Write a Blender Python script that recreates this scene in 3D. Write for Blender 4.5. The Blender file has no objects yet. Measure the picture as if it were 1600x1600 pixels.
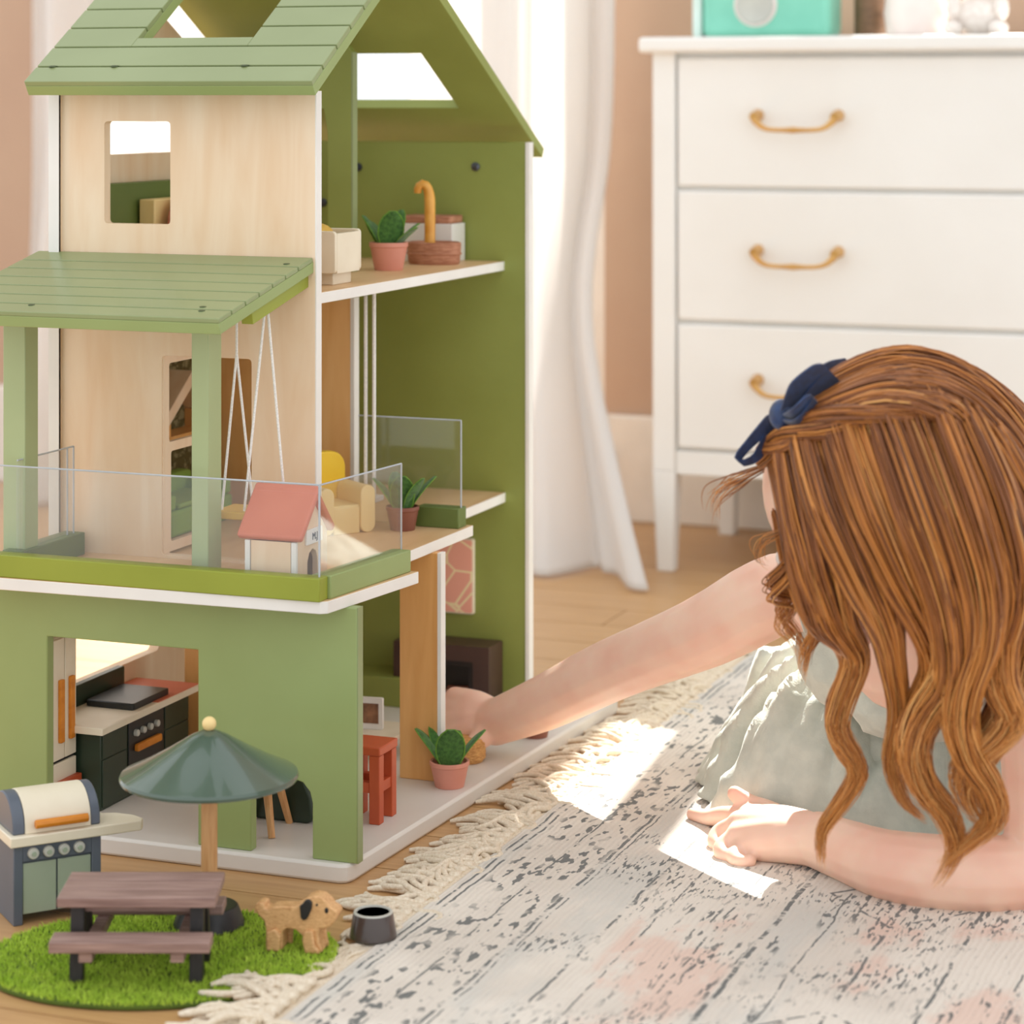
import bpy, bmesh, math, random
import numpy as np
from mathutils import Vector, Matrix, geometry

random.seed(7)
rng = np.random.default_rng(7)
S = bpy.context.scene
COL = S.collection

# ------------------------------------------------------------------ camera, sky, sun, exposure
YAW = math.radians(21)
cam_d = bpy.data.cameras.new('camera')
cam = bpy.data.objects.new('camera', cam_d)
COL.objects.link(cam)
cam.location = (0, 0, 0.73)
cam.rotation_euler = (math.radians(90), 0, YAW)
cam_d.sensor_width = 36
cam_d.lens = 36 * 3900 / 1600
cam_d.shift_y = -(800 - 150) / 1600
cam_d.clip_start = 0.05
cam_d.dof.use_dof = True
cam_d.dof.focus_distance = 2.42
cam_d.dof.aperture_fstop = 5.6
S.camera = cam

world = bpy.data.worlds.new('World')
S.world = world
world.use_nodes = True
bg = world.node_tree.nodes['Background']
bg.inputs['Color'].default_value = (0.985, 0.995, 1.0, 1)
bg.inputs['Strength'].default_value = 0.95

sun_d = bpy.data.lights.new('sun', 'SUN')
sun_d.energy = 13
sun_d.angle = math.radians(0.6)
sun_d.color = (1.0, 0.95, 0.89)
sun = bpy.data.objects.new('sun', sun_d)
COL.objects.link(sun)
sun.location = (-2, 8, 5)
sun.rotation_euler = Vector((0.1, -1, -0.92)).to_track_quat('-Z', 'Y').to_euler()

S.view_settings.view_transform = 'Standard'
S.view_settings.look = 'None'
S.view_settings.gamma = 1
S.view_settings.use_curve_mapping = False
S.view_settings.exposure = 0.42

# ------------------------------------------------------------------ materials
def lin(c):
    r = []
    for v in c:
        v = v / 255
        r.append(v / 12.92 if v <= 0.04045 else ((v + 0.055) / 1.055) ** 2.4)
    return (*r, 1)

def new_mat(name):
    m = bpy.data.materials.new(name)
    m.use_nodes = True
    nt = m.node_tree
    return m, nt, nt.nodes['Principled BSDF']

def M(name, c1, c2=None, rough=0.5, scale=20, stretch=(1, 1, 1), bump=0.0, bscale=None, detail=4,
      lo=0.35, hi=0.65, metal=0, coat=0, sheen=0, distort=0.0):
    m, nt, b = new_mat(name)
    b.inputs['Roughness'].default_value = rough
    b.inputs['Metallic'].default_value = metal
    b.inputs['Coat Weight'].default_value = coat
    b.inputs['Sheen Weight'].default_value = sheen
    if c2 is None:
        c2 = tuple(min(255, v * 0.955) for v in c1)
    tc = nt.nodes.new('ShaderNodeTexCoord')
    mp = nt.nodes.new('ShaderNodeMapping')
    mp.inputs['Scale'].default_value = stretch
    nz = nt.nodes.new('ShaderNodeTexNoise')
    nz.inputs['Scale'].default_value = scale
    nz.inputs['Detail'].default_value = detail
    nz.inputs['Distortion'].default_value = distort
    rp = nt.nodes.new('ShaderNodeValToRGB')
    rp.color_ramp.elements[0].position = lo
    rp.color_ramp.elements[0].color = lin(c1)
    rp.color_ramp.elements[1].position = hi
    rp.color_ramp.elements[1].color = lin(c2)
    L = nt.links.new
    L(tc.outputs['Object'], mp.inputs['Vector'])
    L(mp.outputs['Vector'], nz.inputs['Vector'])
    L(nz.outputs['Fac'], rp.inputs['Fac'])
    L(rp.outputs['Color'], b.inputs['Base Color'])
    if bump:
        n2 = nt.nodes.new('ShaderNodeTexNoise')
        n2.inputs['Scale'].default_value = bscale or scale * 3
        n2.inputs['Detail'].default_value = 5
        L(mp.outputs['Vector'], n2.inputs['Vector'])
        bp = nt.nodes.new('ShaderNodeBump')
        bp.inputs['Strength'].default_value = bump
        bp.inputs['Distance'].default_value = 0.002
        L(n2.outputs['Fac'], bp.inputs['Height'])
        L(bp.outputs['Normal'], b.inputs['Normal'])
    return m

MT = {}
MT['sage'] = M('sage_paint', (150, 167, 107), (145, 161, 101), rough=0.42, scale=9)
MT['sage_roof'] = M('sage_roof_paint', (146, 158, 112), (140, 152, 106), rough=0.33, scale=9)
MT['post'] = M('pale_sage_paint', (172, 186, 138), (166, 180, 132), rough=0.4, scale=9)
MT['base'] = M('base_board_white', (228, 223, 216), (220, 214, 206), rough=0.35, scale=8)
MT['olive'] = M('olive_paint', (146, 156, 80), (138, 148, 72), rough=0.5, scale=9)
MT['rail'] = M('rail_green_paint', (150, 160, 52), (142, 152, 46), rough=0.4, scale=9)
MT['moss'] = M('moss_paint', (104, 122, 62), (96, 114, 55), rough=0.45, scale=9)
MT['white'] = M('white_paint', (240, 238, 233), (233, 230, 225), rough=0.4, scale=12)
MT['maple'] = M('maple_veneer', (241, 219, 191), (230, 196, 158), rough=0.45, scale=9, stretch=(3.5, 3.5, 0.6), lo=0.3, hi=0.75, distort=0.6, bump=0.03)
MT['maple_floor'] = M('maple_floor', (232, 196, 152), (216, 174, 126), rough=0.4, scale=9, stretch=(3.5, 0.6, 3.5), lo=0.3, hi=0.75, distort=0.6)
MT['oak'] = M('honey_oak', (232, 178, 112), (216, 156, 88), rough=0.42, scale=12, stretch=(5, 5, 0.5), lo=0.3, hi=0.7, distort=0.5, bump=0.04)
MT['oak_lit'] = M('honey_oak_lit', (248, 200, 136), (238, 182, 114), rough=0.42, scale=12, stretch=(5, 5, 0.5), lo=0.3, hi=0.7, distort=0.5)  # honey oak with the light on the middle partition put into its colour
MT['orange_wood'] = M('orange_wood', (222, 140, 42), (205, 122, 30), rough=0.42, scale=40, stretch=(3, 1, 3))
MT['beech'] = M('beech_wood', (222, 172, 118), (206, 150, 96), rough=0.5, scale=60, stretch=(4, 4, 0.5), bump=0.1)
MT['dog_wood'] = M('dog_wood', (228, 182, 128), (194, 140, 88), rough=0.5, scale=90, stretch=(1, 1, 3.5), lo=0.35, hi=0.75, distort=2.5, bump=0.1)
MT['black'] = M('black_paint', (34, 33, 34), (28, 27, 28), rough=0.4)
MT['darkgreen'] = M('dark_green_paint', (46, 62, 46), (40, 54, 40), rough=0.35)
MT['stove_black'] = M('stove_black', (38, 40, 40), (30, 32, 32), rough=0.35)
MT['slate'] = M('slate_grey_paint', (96, 104, 118), (90, 98, 110), rough=0.42)
MT['greygreen'] = M('grey_green_paint', (165, 178, 158), (158, 170, 150), rough=0.42)
MT['cream'] = M('cream_paint', (238, 228, 206), (230, 218, 194), rough=0.45)
MT['silver'] = M('silver_knob', (205, 205, 196), (190, 190, 182), rough=0.3)
MT['canopy'] = M('canopy_green_lacquer', (76, 96, 84), (72, 92, 80), rough=0.22, coat=0.6)
MT['mauve_wood'] = M('mauve_stained_wood', (172, 142, 132), (128, 100, 92), rough=0.55, scale=55, stretch=(0.35, 6, 6), lo=0.3, hi=0.7, bump=0.25)
MT['darkleg'] = M('dark_stained_leg', (46, 40, 38), (30, 27, 27), rough=0.5, scale=50, stretch=(5, 5, 0.6))
MT['bowl'] = M('bowl_brown_lacquer', (74, 62, 58), (66, 55, 51), rough=0.28, coat=0.3)
MT['terracotta'] = M('terracotta_paint', (214, 122, 92), (206, 112, 84), rough=0.5)
MT['pinkpot'] = M('pink_clay', (222, 152, 132), (214, 142, 122), rough=0.5)
MT['brownpot'] = M('brown_clay', (142, 88, 70), (130, 78, 62), rough=0.5)
MT['rust'] = M('rust_red_paint', (196, 88, 48), (184, 78, 42), rough=0.45)
MT['yellow'] = M('yellow_paint', (246, 206, 56), (240, 196, 46), rough=0.45)
MT['mustard'] = M('mustard_board', (226, 184, 84), (216, 170, 66), rough=0.45)
MT['sand'] = M('sand_paint', (244, 220, 158), (238, 210, 146), rough=0.5)
MT['felt'] = M('leaf_felt', (74, 124, 46), (48, 92, 30), rough=0.85, scale=260, bump=0.4, sheen=0.3)
MT['felt_edge'] = M('leaf_felt_light', (112, 158, 58), (96, 142, 48), rough=0.85, scale=260, bump=0.4)
MT['rope'] = M('white_rope', (248, 246, 242), (228, 226, 222), rough=0.8, scale=600)
MT['basket'] = M('basket_brown', (198, 142, 112), (170, 112, 84), rough=0.7, scale=80, stretch=(1, 1, 5), bump=0.3)
MT['cane'] = M('amber_cane', (236, 176, 84), (218, 150, 56), rough=0.35, scale=60)
MT['fire'] = M('fireplace_brown', (78, 54, 46), (68, 46, 40), rough=0.4)
MT['fire_in'] = M('fireplace_inside', (44, 34, 32), (36, 28, 27), rough=0.5)
MT['rattan'] = M('rattan', (226, 172, 104), (190, 132, 70), rough=0.6, scale=120, stretch=(2, 2, 6), bump=0.4)
MT['sofa'] = M('sofa_green', (150, 182, 84), (140, 172, 76), rough=0.7)
MT['pillow'] = M('pillow_rose', (208, 140, 118), (192, 120, 100), rough=0.8, scale=60)
MT['dresser'] = M('dresser_white', (244, 243, 240), (240, 238, 234), rough=0.4, scale=5)
MT['brass'] = M('antique_brass', (222, 178, 112), (204, 156, 90), rough=0.35, metal=0.6)
MT['mint'] = M('mint_paint', (138, 218, 194), (130, 210, 186), rough=0.4)
MT['mint_light'] = M('mint_light', (226, 246, 240), (216, 238, 230), rough=0.4)
MT['walnut'] = M('walnut', (130, 98, 70), (108, 80, 56), rough=0.5, scale=40, stretch=(1, 1, 4))
MT['porcelain'] = M('blush_porcelain', (246, 234, 228), (240, 226, 220), rough=0.35)
MT['plush'] = M('white_plush', (248, 242, 236), (236, 226, 218), rough=0.9, scale=120, bump=0.6)
MT['wallp'] = M('warm_beige_wall', (196, 166, 142), (191, 160, 137), rough=0.8, scale=4)
MT['trim'] = M('trim_white', (236, 230, 222), (230, 224, 216), rough=0.5)
MT['ribbon'] = M('navy_ribbon', (24, 56, 104), (14, 38, 76), rough=0.42, scale=160, stretch=(1, 1, 1), sheen=0.3)
MT['yarn'] = M('cream_yarn', (244, 232, 212), (228, 210, 184), rough=0.9, scale=400, bump=0.5)
MT['bolt'] = M('bolt_steel', (96, 100, 108), (70, 74, 84), rough=0.3, metal=0.8)
MT['bolt_green'] = M('bolt_green', (84, 98, 60), (70, 84, 50), rough=0.4)
MT['dress'] = M('sage_linen', (204, 208, 196), (192, 197, 186), rough=0.85, scale=60, bump=0.25, bscale=500, sheen=0.2)
MT['grass'] = M('grass_pile', (200, 226, 84), (172, 206, 62), rough=0.9, scale=50)
MT['matbase'] = M('mat_backing', (84, 104, 30), (70, 90, 24), rough=0.9)
MT['eyewhite'] = M('eye_white', (245, 242, 238), (240, 236, 232), rough=0.3)
MT['iris'] = M('iris_blue', (70, 95, 120), (50, 70, 95), rough=0.3)
MT['lip'] = M('lip_pink', (214, 122, 112), (204, 112, 102), rough=0.5)
MT['photo'] = M('photo_print', (170, 120, 84), (120, 84, 60), rough=0.4, scale=90)

def skin_mat():
    m, nt, b = new_mat('child_skin')
    tc = nt.nodes.new('ShaderNodeTexCoord')
    nz = nt.nodes.new('ShaderNodeTexNoise'); nz.inputs['Scale'].default_value = 22
    rp = nt.nodes.new('ShaderNodeValToRGB')
    rp.color_ramp.elements[0].position = .35; rp.color_ramp.elements[0].color = lin((246, 208, 186))
    rp.color_ramp.elements[1].position = .7; rp.color_ramp.elements[1].color = lin((240, 190, 168))
    nt.links.new(tc.outputs['Object'], nz.inputs['Vector'])
    nt.links.new(nz.outputs['Fac'], rp.inputs['Fac'])
    nt.links.new(rp.outputs['Color'], b.inputs['Base Color'])
    b.inputs['Roughness'].default_value = .48
    b.inputs['Subsurface Weight'].default_value = .25
    b.inputs['Subsurface Radius'].default_value = (1, .35, .2)
    b.inputs['Subsurface Scale'].default_value = .006
    return m
MT['skin'] = skin_mat()

def hair_mat():
    m, nt, b = new_mat('auburn_hair')
    at = nt.nodes.new('ShaderNodeAttribute'); at.attribute_name = 'strand'
    rp = nt.nodes.new('ShaderNodeValToRGB')
    e = rp.color_ramp.elements
    e[0].position = 0; e[0].color = lin((96, 58, 32))
    e[1].position = 1; e[1].color = lin((240, 184, 112))
    e.new(.35).color = lin((146, 88, 46))
    e.new(.68).color = lin((212, 138, 62))
    nt.links.new(at.outputs['Fac'], rp.inputs['Fac'])
    nt.links.new(rp.outputs['Color'], b.inputs['Base Color'])
    b.inputs['Roughness'].default_value = .38
    b.inputs['Specular IOR Level'].default_value = .6
    return m
MT['hair'] = hair_mat()

def glass_mat(name, tint, refl=1.0, haze=0.0):
    m = bpy.data.materials.new(name); m.use_nodes = True
    nt = m.node_tree; nt.nodes.clear()
    out = nt.nodes.new('ShaderNodeOutputMaterial')
    tr = nt.nodes.new('ShaderNodeBsdfTransparent'); tr.inputs['Color'].default_value = tint
    gl = nt.nodes.new('ShaderNodeBsdfGlossy'); gl.inputs['Roughness'].default_value = .03
    fr = nt.nodes.new('ShaderNodeLayerWeight'); fr.inputs['Blend'].default_value = .5
    mx = nt.nodes.new('ShaderNodeMixShader')
    pw = nt.nodes.new('ShaderNodeMath'); pw.operation = 'POWER'; pw.inputs[1].default_value = 3
    ml = nt.nodes.new('ShaderNodeMath'); ml.operation = 'MULTIPLY_ADD'; ml.inputs[1].default_value = 1.0 * refl; ml.inputs[2].default_value = .03 * refl
    nt.links.new(fr.outputs['Facing'], pw.inputs[0])
    nt.links.new(pw.outputs[0], ml.inputs[0])
    nt.links.new(ml.outputs[0], mx.inputs['Fac'])
    nt.links.new(tr.outputs[0], mx.inputs[1]); nt.links.new(gl.outputs[0], mx.inputs[2])
    df = nt.nodes.new('ShaderNodeBsdfDiffuse'); df.inputs['Color'].default_value = (.9, .9, .93, 1)  # faint white veil painted in for the milky reflection on the acrylic
    m2 = nt.nodes.new('ShaderNodeMixShader'); m2.inputs['Fac'].default_value = haze
    nt.links.new(mx.outputs[0], m2.inputs[1]); nt.links.new(df.outputs[0], m2.inputs[2])
    nt.links.new(m2.outputs[0], out.inputs['Surface'])
    return m
MT['acrylic'] = glass_mat('clear_acrylic', (.98, .985, .99, 1), 1.0, .02)
MT['acrylic_edge'] = M('acrylic_edge', (196, 202, 208), (180, 188, 196), rough=.2)
MT['pane'] = glass_mat('window_glass', (.97, .98, .98, 1), .6)

def curtain_mat():
    m = bpy.data.materials.new('sheer_curtain'); m.use_nodes = True
    nt = m.node_tree; nt.nodes.clear()
    out = nt.nodes.new('ShaderNodeOutputMaterial')
    d = nt.nodes.new('ShaderNodeBsdfDiffuse'); d.inputs['Color'].default_value = (.9, .88, .86, 1)
    t = nt.nodes.new('ShaderNodeBsdfTranslucent'); t.inputs['Color'].default_value = (.92, .9, .88, 1)
    x = nt.nodes.new('ShaderNodeMixShader'); x.inputs['Fac'].default_value = .5
    w = nt.nodes.new('ShaderNodeTexNoise'); w.inputs['Scale'].default_value = 900
    bp = nt.nodes.new('ShaderNodeBump'); bp.inputs['Strength'].default_value = .05
    nt.links.new(w.outputs['Fac'], bp.inputs['Height'])
    nt.links.new(bp.outputs['Normal'], d.inputs['Normal'])
    nt.links.new(d.outputs[0], x.inputs[1]); nt.links.new(t.outputs[0], x.inputs[2])
    nt.links.new(x.outputs[0], out.inputs['Surface'])
    return m
MT['curtain'] = curtain_mat()

def math_node(nt, op, a, b=None, c=None):
    n = nt.nodes.new('ShaderNodeMath'); n.operation = op
    for i, v in enumerate((a, b, c)):
        if v is None: continue
        if isinstance(v, (int, float)): n.inputs[i].default_value = v
        else: nt.links.new(v, n.inputs[i])
    return n.outputs[0]

def rug_mat():
    m, nt, b = new_mat('distressed_rug')
    L = nt.links.new
    tc = nt.nodes.new('ShaderNodeTexCoord')
    sx = nt.nodes.new('ShaderNodeSeparateXYZ'); L(tc.outputs['Object'], sx.inputs[0])
    X, Y = sx.outputs[0], sx.outputs[1]
    def noise(scale, stretch, detail=3, rough=.5, off=0):
        mp = nt.nodes.new('ShaderNodeMapping'); mp.inputs['Scale'].default_value = stretch
        mp.inputs['Location'].default_value = (off, off * 1.7, 0)
        L(tc.outputs['Object'], mp.inputs['Vector'])
        n = nt.nodes.new('ShaderNodeTexNoise'); n.inputs['Scale'].default_value = scale
        n.inputs['Detail'].default_value = detail; n.inputs['Roughness'].default_value = rough
        L(mp.outputs['Vector'], n.inputs['Vector'])
        return n.outputs['Fac']
    def step(v, lo, hi):
        r = nt.nodes.new('ShaderNodeMapRange'); r.interpolation_type = 'SMOOTHSTEP'
        L(v, r.inputs['Value']); r.inputs['From Min'].default_value = lo; r.inputs['From Max'].default_value = hi
        return r.outputs['Result']
    def mul(a, c): return math_node(nt, 'MULTIPLY', a, c)
    def mx(a, c): return math_node(nt, 'MAXIMUM', a, c)
    def band(x0, x1, s=.006):
        return mul(step(X, x0 - s, x0 + s), math_node(nt, 'SUBTRACT', 1.0, step(X, x1 - s, x1 + s)))
    def mix(fac, a, col):
        n = nt.nodes.new('ShaderNodeMix'); n.data_type = 'RGBA'
        L(fac, n.inputs['Factor'])
        if isinstance(a, tuple): n.inputs[6].default_value = a
        else: L(a, n.inputs[6])
        n.inputs[7].default_value = col
        return n.outputs[2]
    # x runs across the rug from the fringed edge (0) inward, y along it
    Xd = math_node(nt, 'ADD', X, mul(math_node(nt, 'SUBTRACT', noise(16, (1, 1, 1), 4, .6, 2), .5), .011))
    base = mix(step(noise(7, (1, 1, 1), 4), .4, .62), lin((234, 225, 213)), lin((221, 211, 199)))
    greyband = mul(mx(mx(band(.0, .022), band(.108, .17)), band(.30, .36)), step(noise(9, (2, .6, 1), 4, .6, 3), .38, .6))
    base = mix(mul(greyband, .5), base, lin((200, 201, 196)))
    pink = mul(step(noise(5, (1.6, .8, 1), 5, .6, 9), .5, .58), mx(band(.19, .30), band(.36, .9)))
    base = mix(mul(pink, .6), base, lin((230, 190, 172)))
    rib = math_node(nt, 'SINE', mul(Xd, 1100.0))
    wv = step(noise(60, (1, .3, 1), 2, .5, 4), .4, .7)
    base = mix(mul(mul(step(rib, .2, 1), wv), .14), base, lin((160, 140, 126)))
    # dashes laid along the weave, in worn fields
    d1 = step(noise(105, (2.3, .50, 1), 2, .45, 1), .555, .585)
    d3 = step(noise(150, (1.9, .42, 1), 2, .45, 14), .565, .595)
    f1 = step(noise(7, (1.3, .8, 1), 4, .6, 12), .49, .58)
    f2 = step(noise(6, (1, 1, 1), 4, .6, 21), .50, .59)
    rows = step(math_node(nt, 'SINE', mul(Xd, 260.0)), -.2, .3)
    dash = mx(mul(mul(d1, rows), mul(band(.17, 1.3), f1)), mul(mul(d3, f2), band(.115, 1.3)))
    spots = mul(step(noise(105, (1.4, .55, 1), 1.5, .45, 2), .57, .60), mul(band(.026, .105), step(noise(13, (1, 1, 1), 3, .6, 8), .40, .52)))
    dash = mx(dash, spots)
    # long dark lines along the rug, broken by wear
    lines = None
    wear = step(noise(38, (.5, .8, 1), 4, .7, 6), .43, .52)
    for x0, w in ((.010, .0013), (.018, .0012), (.066, .0010), (.108, .0017), (.114, .0008), (.171, .0014), (.205, .0009), (.26, .0010), (.305, .0022), (.35, .0009), (.40, .0014), (.47, .0016), (.53, .001), (.6, .002)):
        l = math_node(nt, 'LESS_THAN', math_node(nt, 'ABSOLUTE', math_node(nt, 'SUBTRACT', Xd, x0)), w)
        lines = l if lines is None else mx(lines, l)
    dark = mx(mul(lines, wear), dash)
    # broken diamond figures with barred hearts
    dx = math_node(nt, 'ABSOLUTE', math_node(nt, 'SUBTRACT', Xd, .400))
    dy = math_node(nt, 'ABSOLUTE', math_node(nt, 'SUBTRACT', math_node(nt, 'MODULO', math_node(nt, 'ADD', Y, 5.16), .36), .18))
    rad = math_node(nt, 'ADD', mul(dx, 1.1), dy)
    ring = mx(mul(step(rad, .070, .072), math_node(nt, 'SUBTRACT', 1.0, step(rad, .075, .077))),
              mul(math_node(nt, 'LESS_THAN', rad, .045), step(math_node(nt, 'SINE', mul(X, 520.0)), .1, .4)))
    dark = mx(dark, mul(ring, step(noise(70, (1, 1, 1), 2, .5, 17), .45, .51)))
    col = mix(mul(dark, .84), base, lin((62, 72, 76)))
    L(col, b.inputs['Base Color'])
    b.inputs['Roughness'].default_value = .92
    b.inputs['Sheen Weight'].default_value = .15
    bp = nt.nodes.new('ShaderNodeBump'); bp.inputs['Strength'].default_value = .5; bp.inputs['Distance'].default_value = .002
    hgt = math_node(nt, 'ADD', mul(rib, .25), noise(420, (1, 1, 1), 2, .5, 2))
    L(hgt, bp.inputs['Height']); L(bp.outputs['Normal'], b.inputs['Normal'])
    return m
MT['rug'] = rug_mat()

def floral_mat(name, bgc, fgc, fg2, scale, lo=.5, hi=.56):
    m, nt, b = new_mat(name)
    L = nt.links.new
    tc = nt.nodes.new('ShaderNodeTexCoord')
    v = nt.nodes.new('ShaderNodeTexVoronoi'); v.inputs['Scale'].default_value = scale; v.feature = 'DISTANCE_TO_EDGE'
    n = nt.nodes.new('ShaderNodeTexNoise'); n.inputs['Scale'].default_value = scale * .8; n.inputs['Distortion'].default_value = 1.4
    L(tc.outputs['Object'], v.inputs['Vector']); L(tc.outputs['Object'], n.inputs['Vector'])
    r1 = nt.nodes.new('ShaderNodeMapRange'); r1.inputs['From Min'].default_value = lo; r1.inputs['From Max'].default_value = hi
    L(n.outputs['Fac'], r1.inputs['Value'])
    r2 = nt.nodes.new('ShaderNodeMapRange'); r2.inputs['From Min'].default_value = .05; r2.inputs['From Max'].default_value = .025
    L(v.outputs['Distance'], r2.inputs['Value'])
    a = nt.nodes.new('ShaderNodeMix'); a.data_type = 'RGBA'
    a.inputs[6].default_value = lin(bgc); a.inputs[7].default_value = lin(fgc); L(r1.outputs[0], a.inputs['Factor'])
    c = nt.nodes.new('ShaderNodeMix'); c.data_type = 'RGBA'
    L(a.outputs[2], c.inputs[6]); c.inputs[7].default_value = lin(fg2); L(r2.outputs[0], c.inputs['Factor'])
    L(c.outputs[2], b.inputs['Base Color']); b.inputs['Roughness'].default_value = .6
    return m
MT['wallpaper'] = floral_mat('olive_floral_paper', (98, 90, 50), (150, 142, 104), (84, 78, 42), 60)
MT['print'] = floral_mat('pink_leaf_print', (244, 176, 156), (240, 170, 148), (252, 234, 190), 34, .6, .7)
MT['floorwood'] = M('light_oak_floor', (200, 158, 108), (184, 140, 92), rough=.38, scale=16, stretch=(.5, 7, 1), lo=.3, hi=.7, distort=.5)

# ------------------------------------------------------------------ mesh helpers
class MB:
    """collects verts / faces of ONE mesh object"""
    def __init__(s): s.v = []; s.f = []
    def add(s, vs, fs):
        o = len(s.v); s.v += [tuple(p) for p in vs]; s.f += [tuple(i + o for i in q) for q in fs]; return s
    def box(s, x0, x1, y0, y1, z0, z1):
        return s.hexa([(x0, y0), (x1, y0), (x1, y1), (x0, y1)], z0, z1)
    def hexa(s, pts, z0, z1, top=None):
        n = len(pts); top = top or pts
        vs = [(x, y, z0) for x, y in pts] + [(x, y, z1) for x, y in top]
        fs = [tuple(range(n - 1, -1, -1)), tuple(range(n, 2 * n))] + [(i, (i + 1) % n, n + (i + 1) % n, n + i) for i in range(n)]
        return s.add(vs, fs)
    def eight(s, p):
        return s.add(p, [(3, 2, 1, 0), (4, 5, 6, 7), (0, 1, 5, 4), (1, 2, 6, 5), (2, 3, 7, 6), (3, 0, 4, 7)])
    def plate(s, outline, holes, axis, a, b, fn=None):
        """flat board with holes; outline in the plane across `axis`, thickness from a to b"""
        loops = [outline] + list(holes)
        ng = not holes
        flat = [p for l in loops for p in l]
        tris = [] if ng else geometry.tessellate_polygon([[Vector((p[0], p[1], 0)) for p in l] for l in loops])
        def pt(p, t):
            if fn: return fn(p[0], p[1], t)
            return {'x': (t, p[0], p[1]), 'y': (p[0], t, p[1]), 'z': (p[0], p[1], t)}[axis]
        n = len(flat)
        vs = [pt(p, a) for p in flat] + [pt(p, b) for p in flat]
        fs = [tuple(range(n)), tuple(range(2 * n - 1, n - 1, -1))] if ng else [tuple(t) for t in tris] + [tuple(i + n for i in reversed(t)) for t in tris]
        o = 0
        for l in loops:
            k = len(l)
            fs += [(o + i, o + (i + 1) % k, n + o + (i + 1) % k, n + o + i) for i in range(k)]
            o += k
        return s.add(vs, fs)
    def tube(s, pts, rad, n=8, caps=True, flat=1.0):
        pts = [Vector(p) for p in pts]
        if not hasattr(rad, '__len__'): rad = [rad] * len(pts)
        m = len(pts); rings = []
        up = Vector((0, 0, 1))
        prev = None
        for i in range(m):
            t = (pts[min(i + 1, m - 1)] - pts[max(i - 1, 0)]).normalized()
            if prev is None:
                a = up if abs(t.dot(up)) < .9 else Vector((1, 0, 0))
                u = t.cross(a).normalized()
            else:
                u = (prev - t * prev.dot(t)).normalized()
            prev = u; w = t.cross(u)
            rings.append([pts[i] + (u * math.cos(2 * math.pi * k / n) + w * (flat * math.sin(2 * math.pi * k / n))) * rad[i] for k in range(n)])
        vs = [p for r in rings for p in r]
        fs = []
        for i in range(m - 1):
            for k in range(n):
                fs.append((i * n + k, i * n + (k + 1) % n, (i + 1) * n + (k + 1) % n, (i + 1) * n + k))
        if caps:
            fs += [tuple(range(n - 1, -1, -1)), tuple((m - 1) * n + k for k in range(n))]
        return s.add(vs, fs)
    def lathe(s, prof, n=32, c=(0, 0, 0), ax='z', sy=1.0):
        """prof: (radius, height) list; closes at radius 0"""
        vs, fs, idx = [], [], []
        def pt(r, h, a):
            x, y = r * math.cos(a), r * math.sin(a) * sy
            return {'z': (c[0] + x, c[1] + y, c[2] + h), 'x': (c[0] + h, c[1] + x, c[2] + y), 'y': (c[0] + x, c[1] + h, c[2] + y)}[ax]
        for r, h in prof:
            if r < 1e-7:
                idx.append([len(vs)]); vs.append(pt(0, h, 0))
            else:
                idx.append(list(range(len(vs), len(vs) + n))); vs += [pt(r, h, 2 * math.pi * k / n) for k in range(n)]
        for a, b in zip(idx, idx[1:]):
            for k in range(n):
                k2 = (k + 1) % n
                if len(a) == 1 and len(b) == 1: continue
                if len(a) == 1: fs.append((a[0], b[k], b[k2]))
                elif len(b) == 1: fs.append((a[k], a[k2], b[0]))
                else: fs.append((a[k], a[k2], b[k2], b[k]))
        if len(idx[0]) > 1: fs.append(tuple(reversed(idx[0])))
        if len(idx[-1]) > 1: fs.append(tuple(idx[-1]))
        return s.add(vs, fs)
    def ball(s, c, r, n=16, m=10):
        if not hasattr(r, '__len__'): r = (r, r, r)
        prof = [(math.sin(math.pi * i / m), -math.cos(math.pi * i / m)) for i in range(m + 1)]
        k = len(s.v)
        s.lathe([(max(0, a) if 0 < i < m else 0, h) for i, (a, h) in enumerate(prof)], n)
        s.v[k:] = [(c[0] + x * r[0], c[1] + y * r[1], c[2] + z * r[2]) for x, y, z in s.v[k:]]
        return s
    def xf(s, mat):
        s.v = [tuple(mat @ Vector(p)) for p in s.v]; return s
    def mesh(s, name, mat, smooth=35, top=None, org=(0, 0, 0)):
        me = bpy.data.meshes.new(name)
        me.from_pydata([(p[0] - org[0], p[1] - org[1], p[2] - org[2]) for p in s.v], [], s.f)
        bm = bmesh.new(); bm.from_mesh(me)
        bmesh.ops.recalc_face_normals(bm, faces=bm.faces)
        bm.to_mesh(me); bm.free()
        me.materials.append(MT[mat] if isinstance(mat, str) else mat)
        if top:
            me.materials.append(MT[top])
            for p in me.polygons:
                if p.normal.z > .9: p.material_index = 1
        if smooth:
            me.shade_smooth()
            me.set_sharp_from_angle(angle=math.radians(smooth))
        return me
    def build(s, name, mat, parent=None, bev=0, seg=2, smooth=35, top=None):
        org = (0, 0, 0)
        if parent is not None: org = tuple(parent.get('_org', (0, 0, 0)))
        me = s.mesh(name, mat, smooth, top, org)
        o = bpy.data.objects.new(name, me); COL.objects.link(o)
        if parent is not None:
            o.parent = parent; o['_org'] = org
        if bev:
            b = o.modifiers.new('bevel', 'BEVEL'); b.width = bev; b.segments = seg
            b.limit_method = 'ANGLE'; b.angle_limit = math.radians(40); b.harden_normals = False
        return o

def tag(o, label, cat=None, group=None, kind=None):
    if label: o['label'] = label
    if cat: o['category'] = cat
    if group: o['group'] = group
    if kind: o['kind'] = kind
    return o

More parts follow.
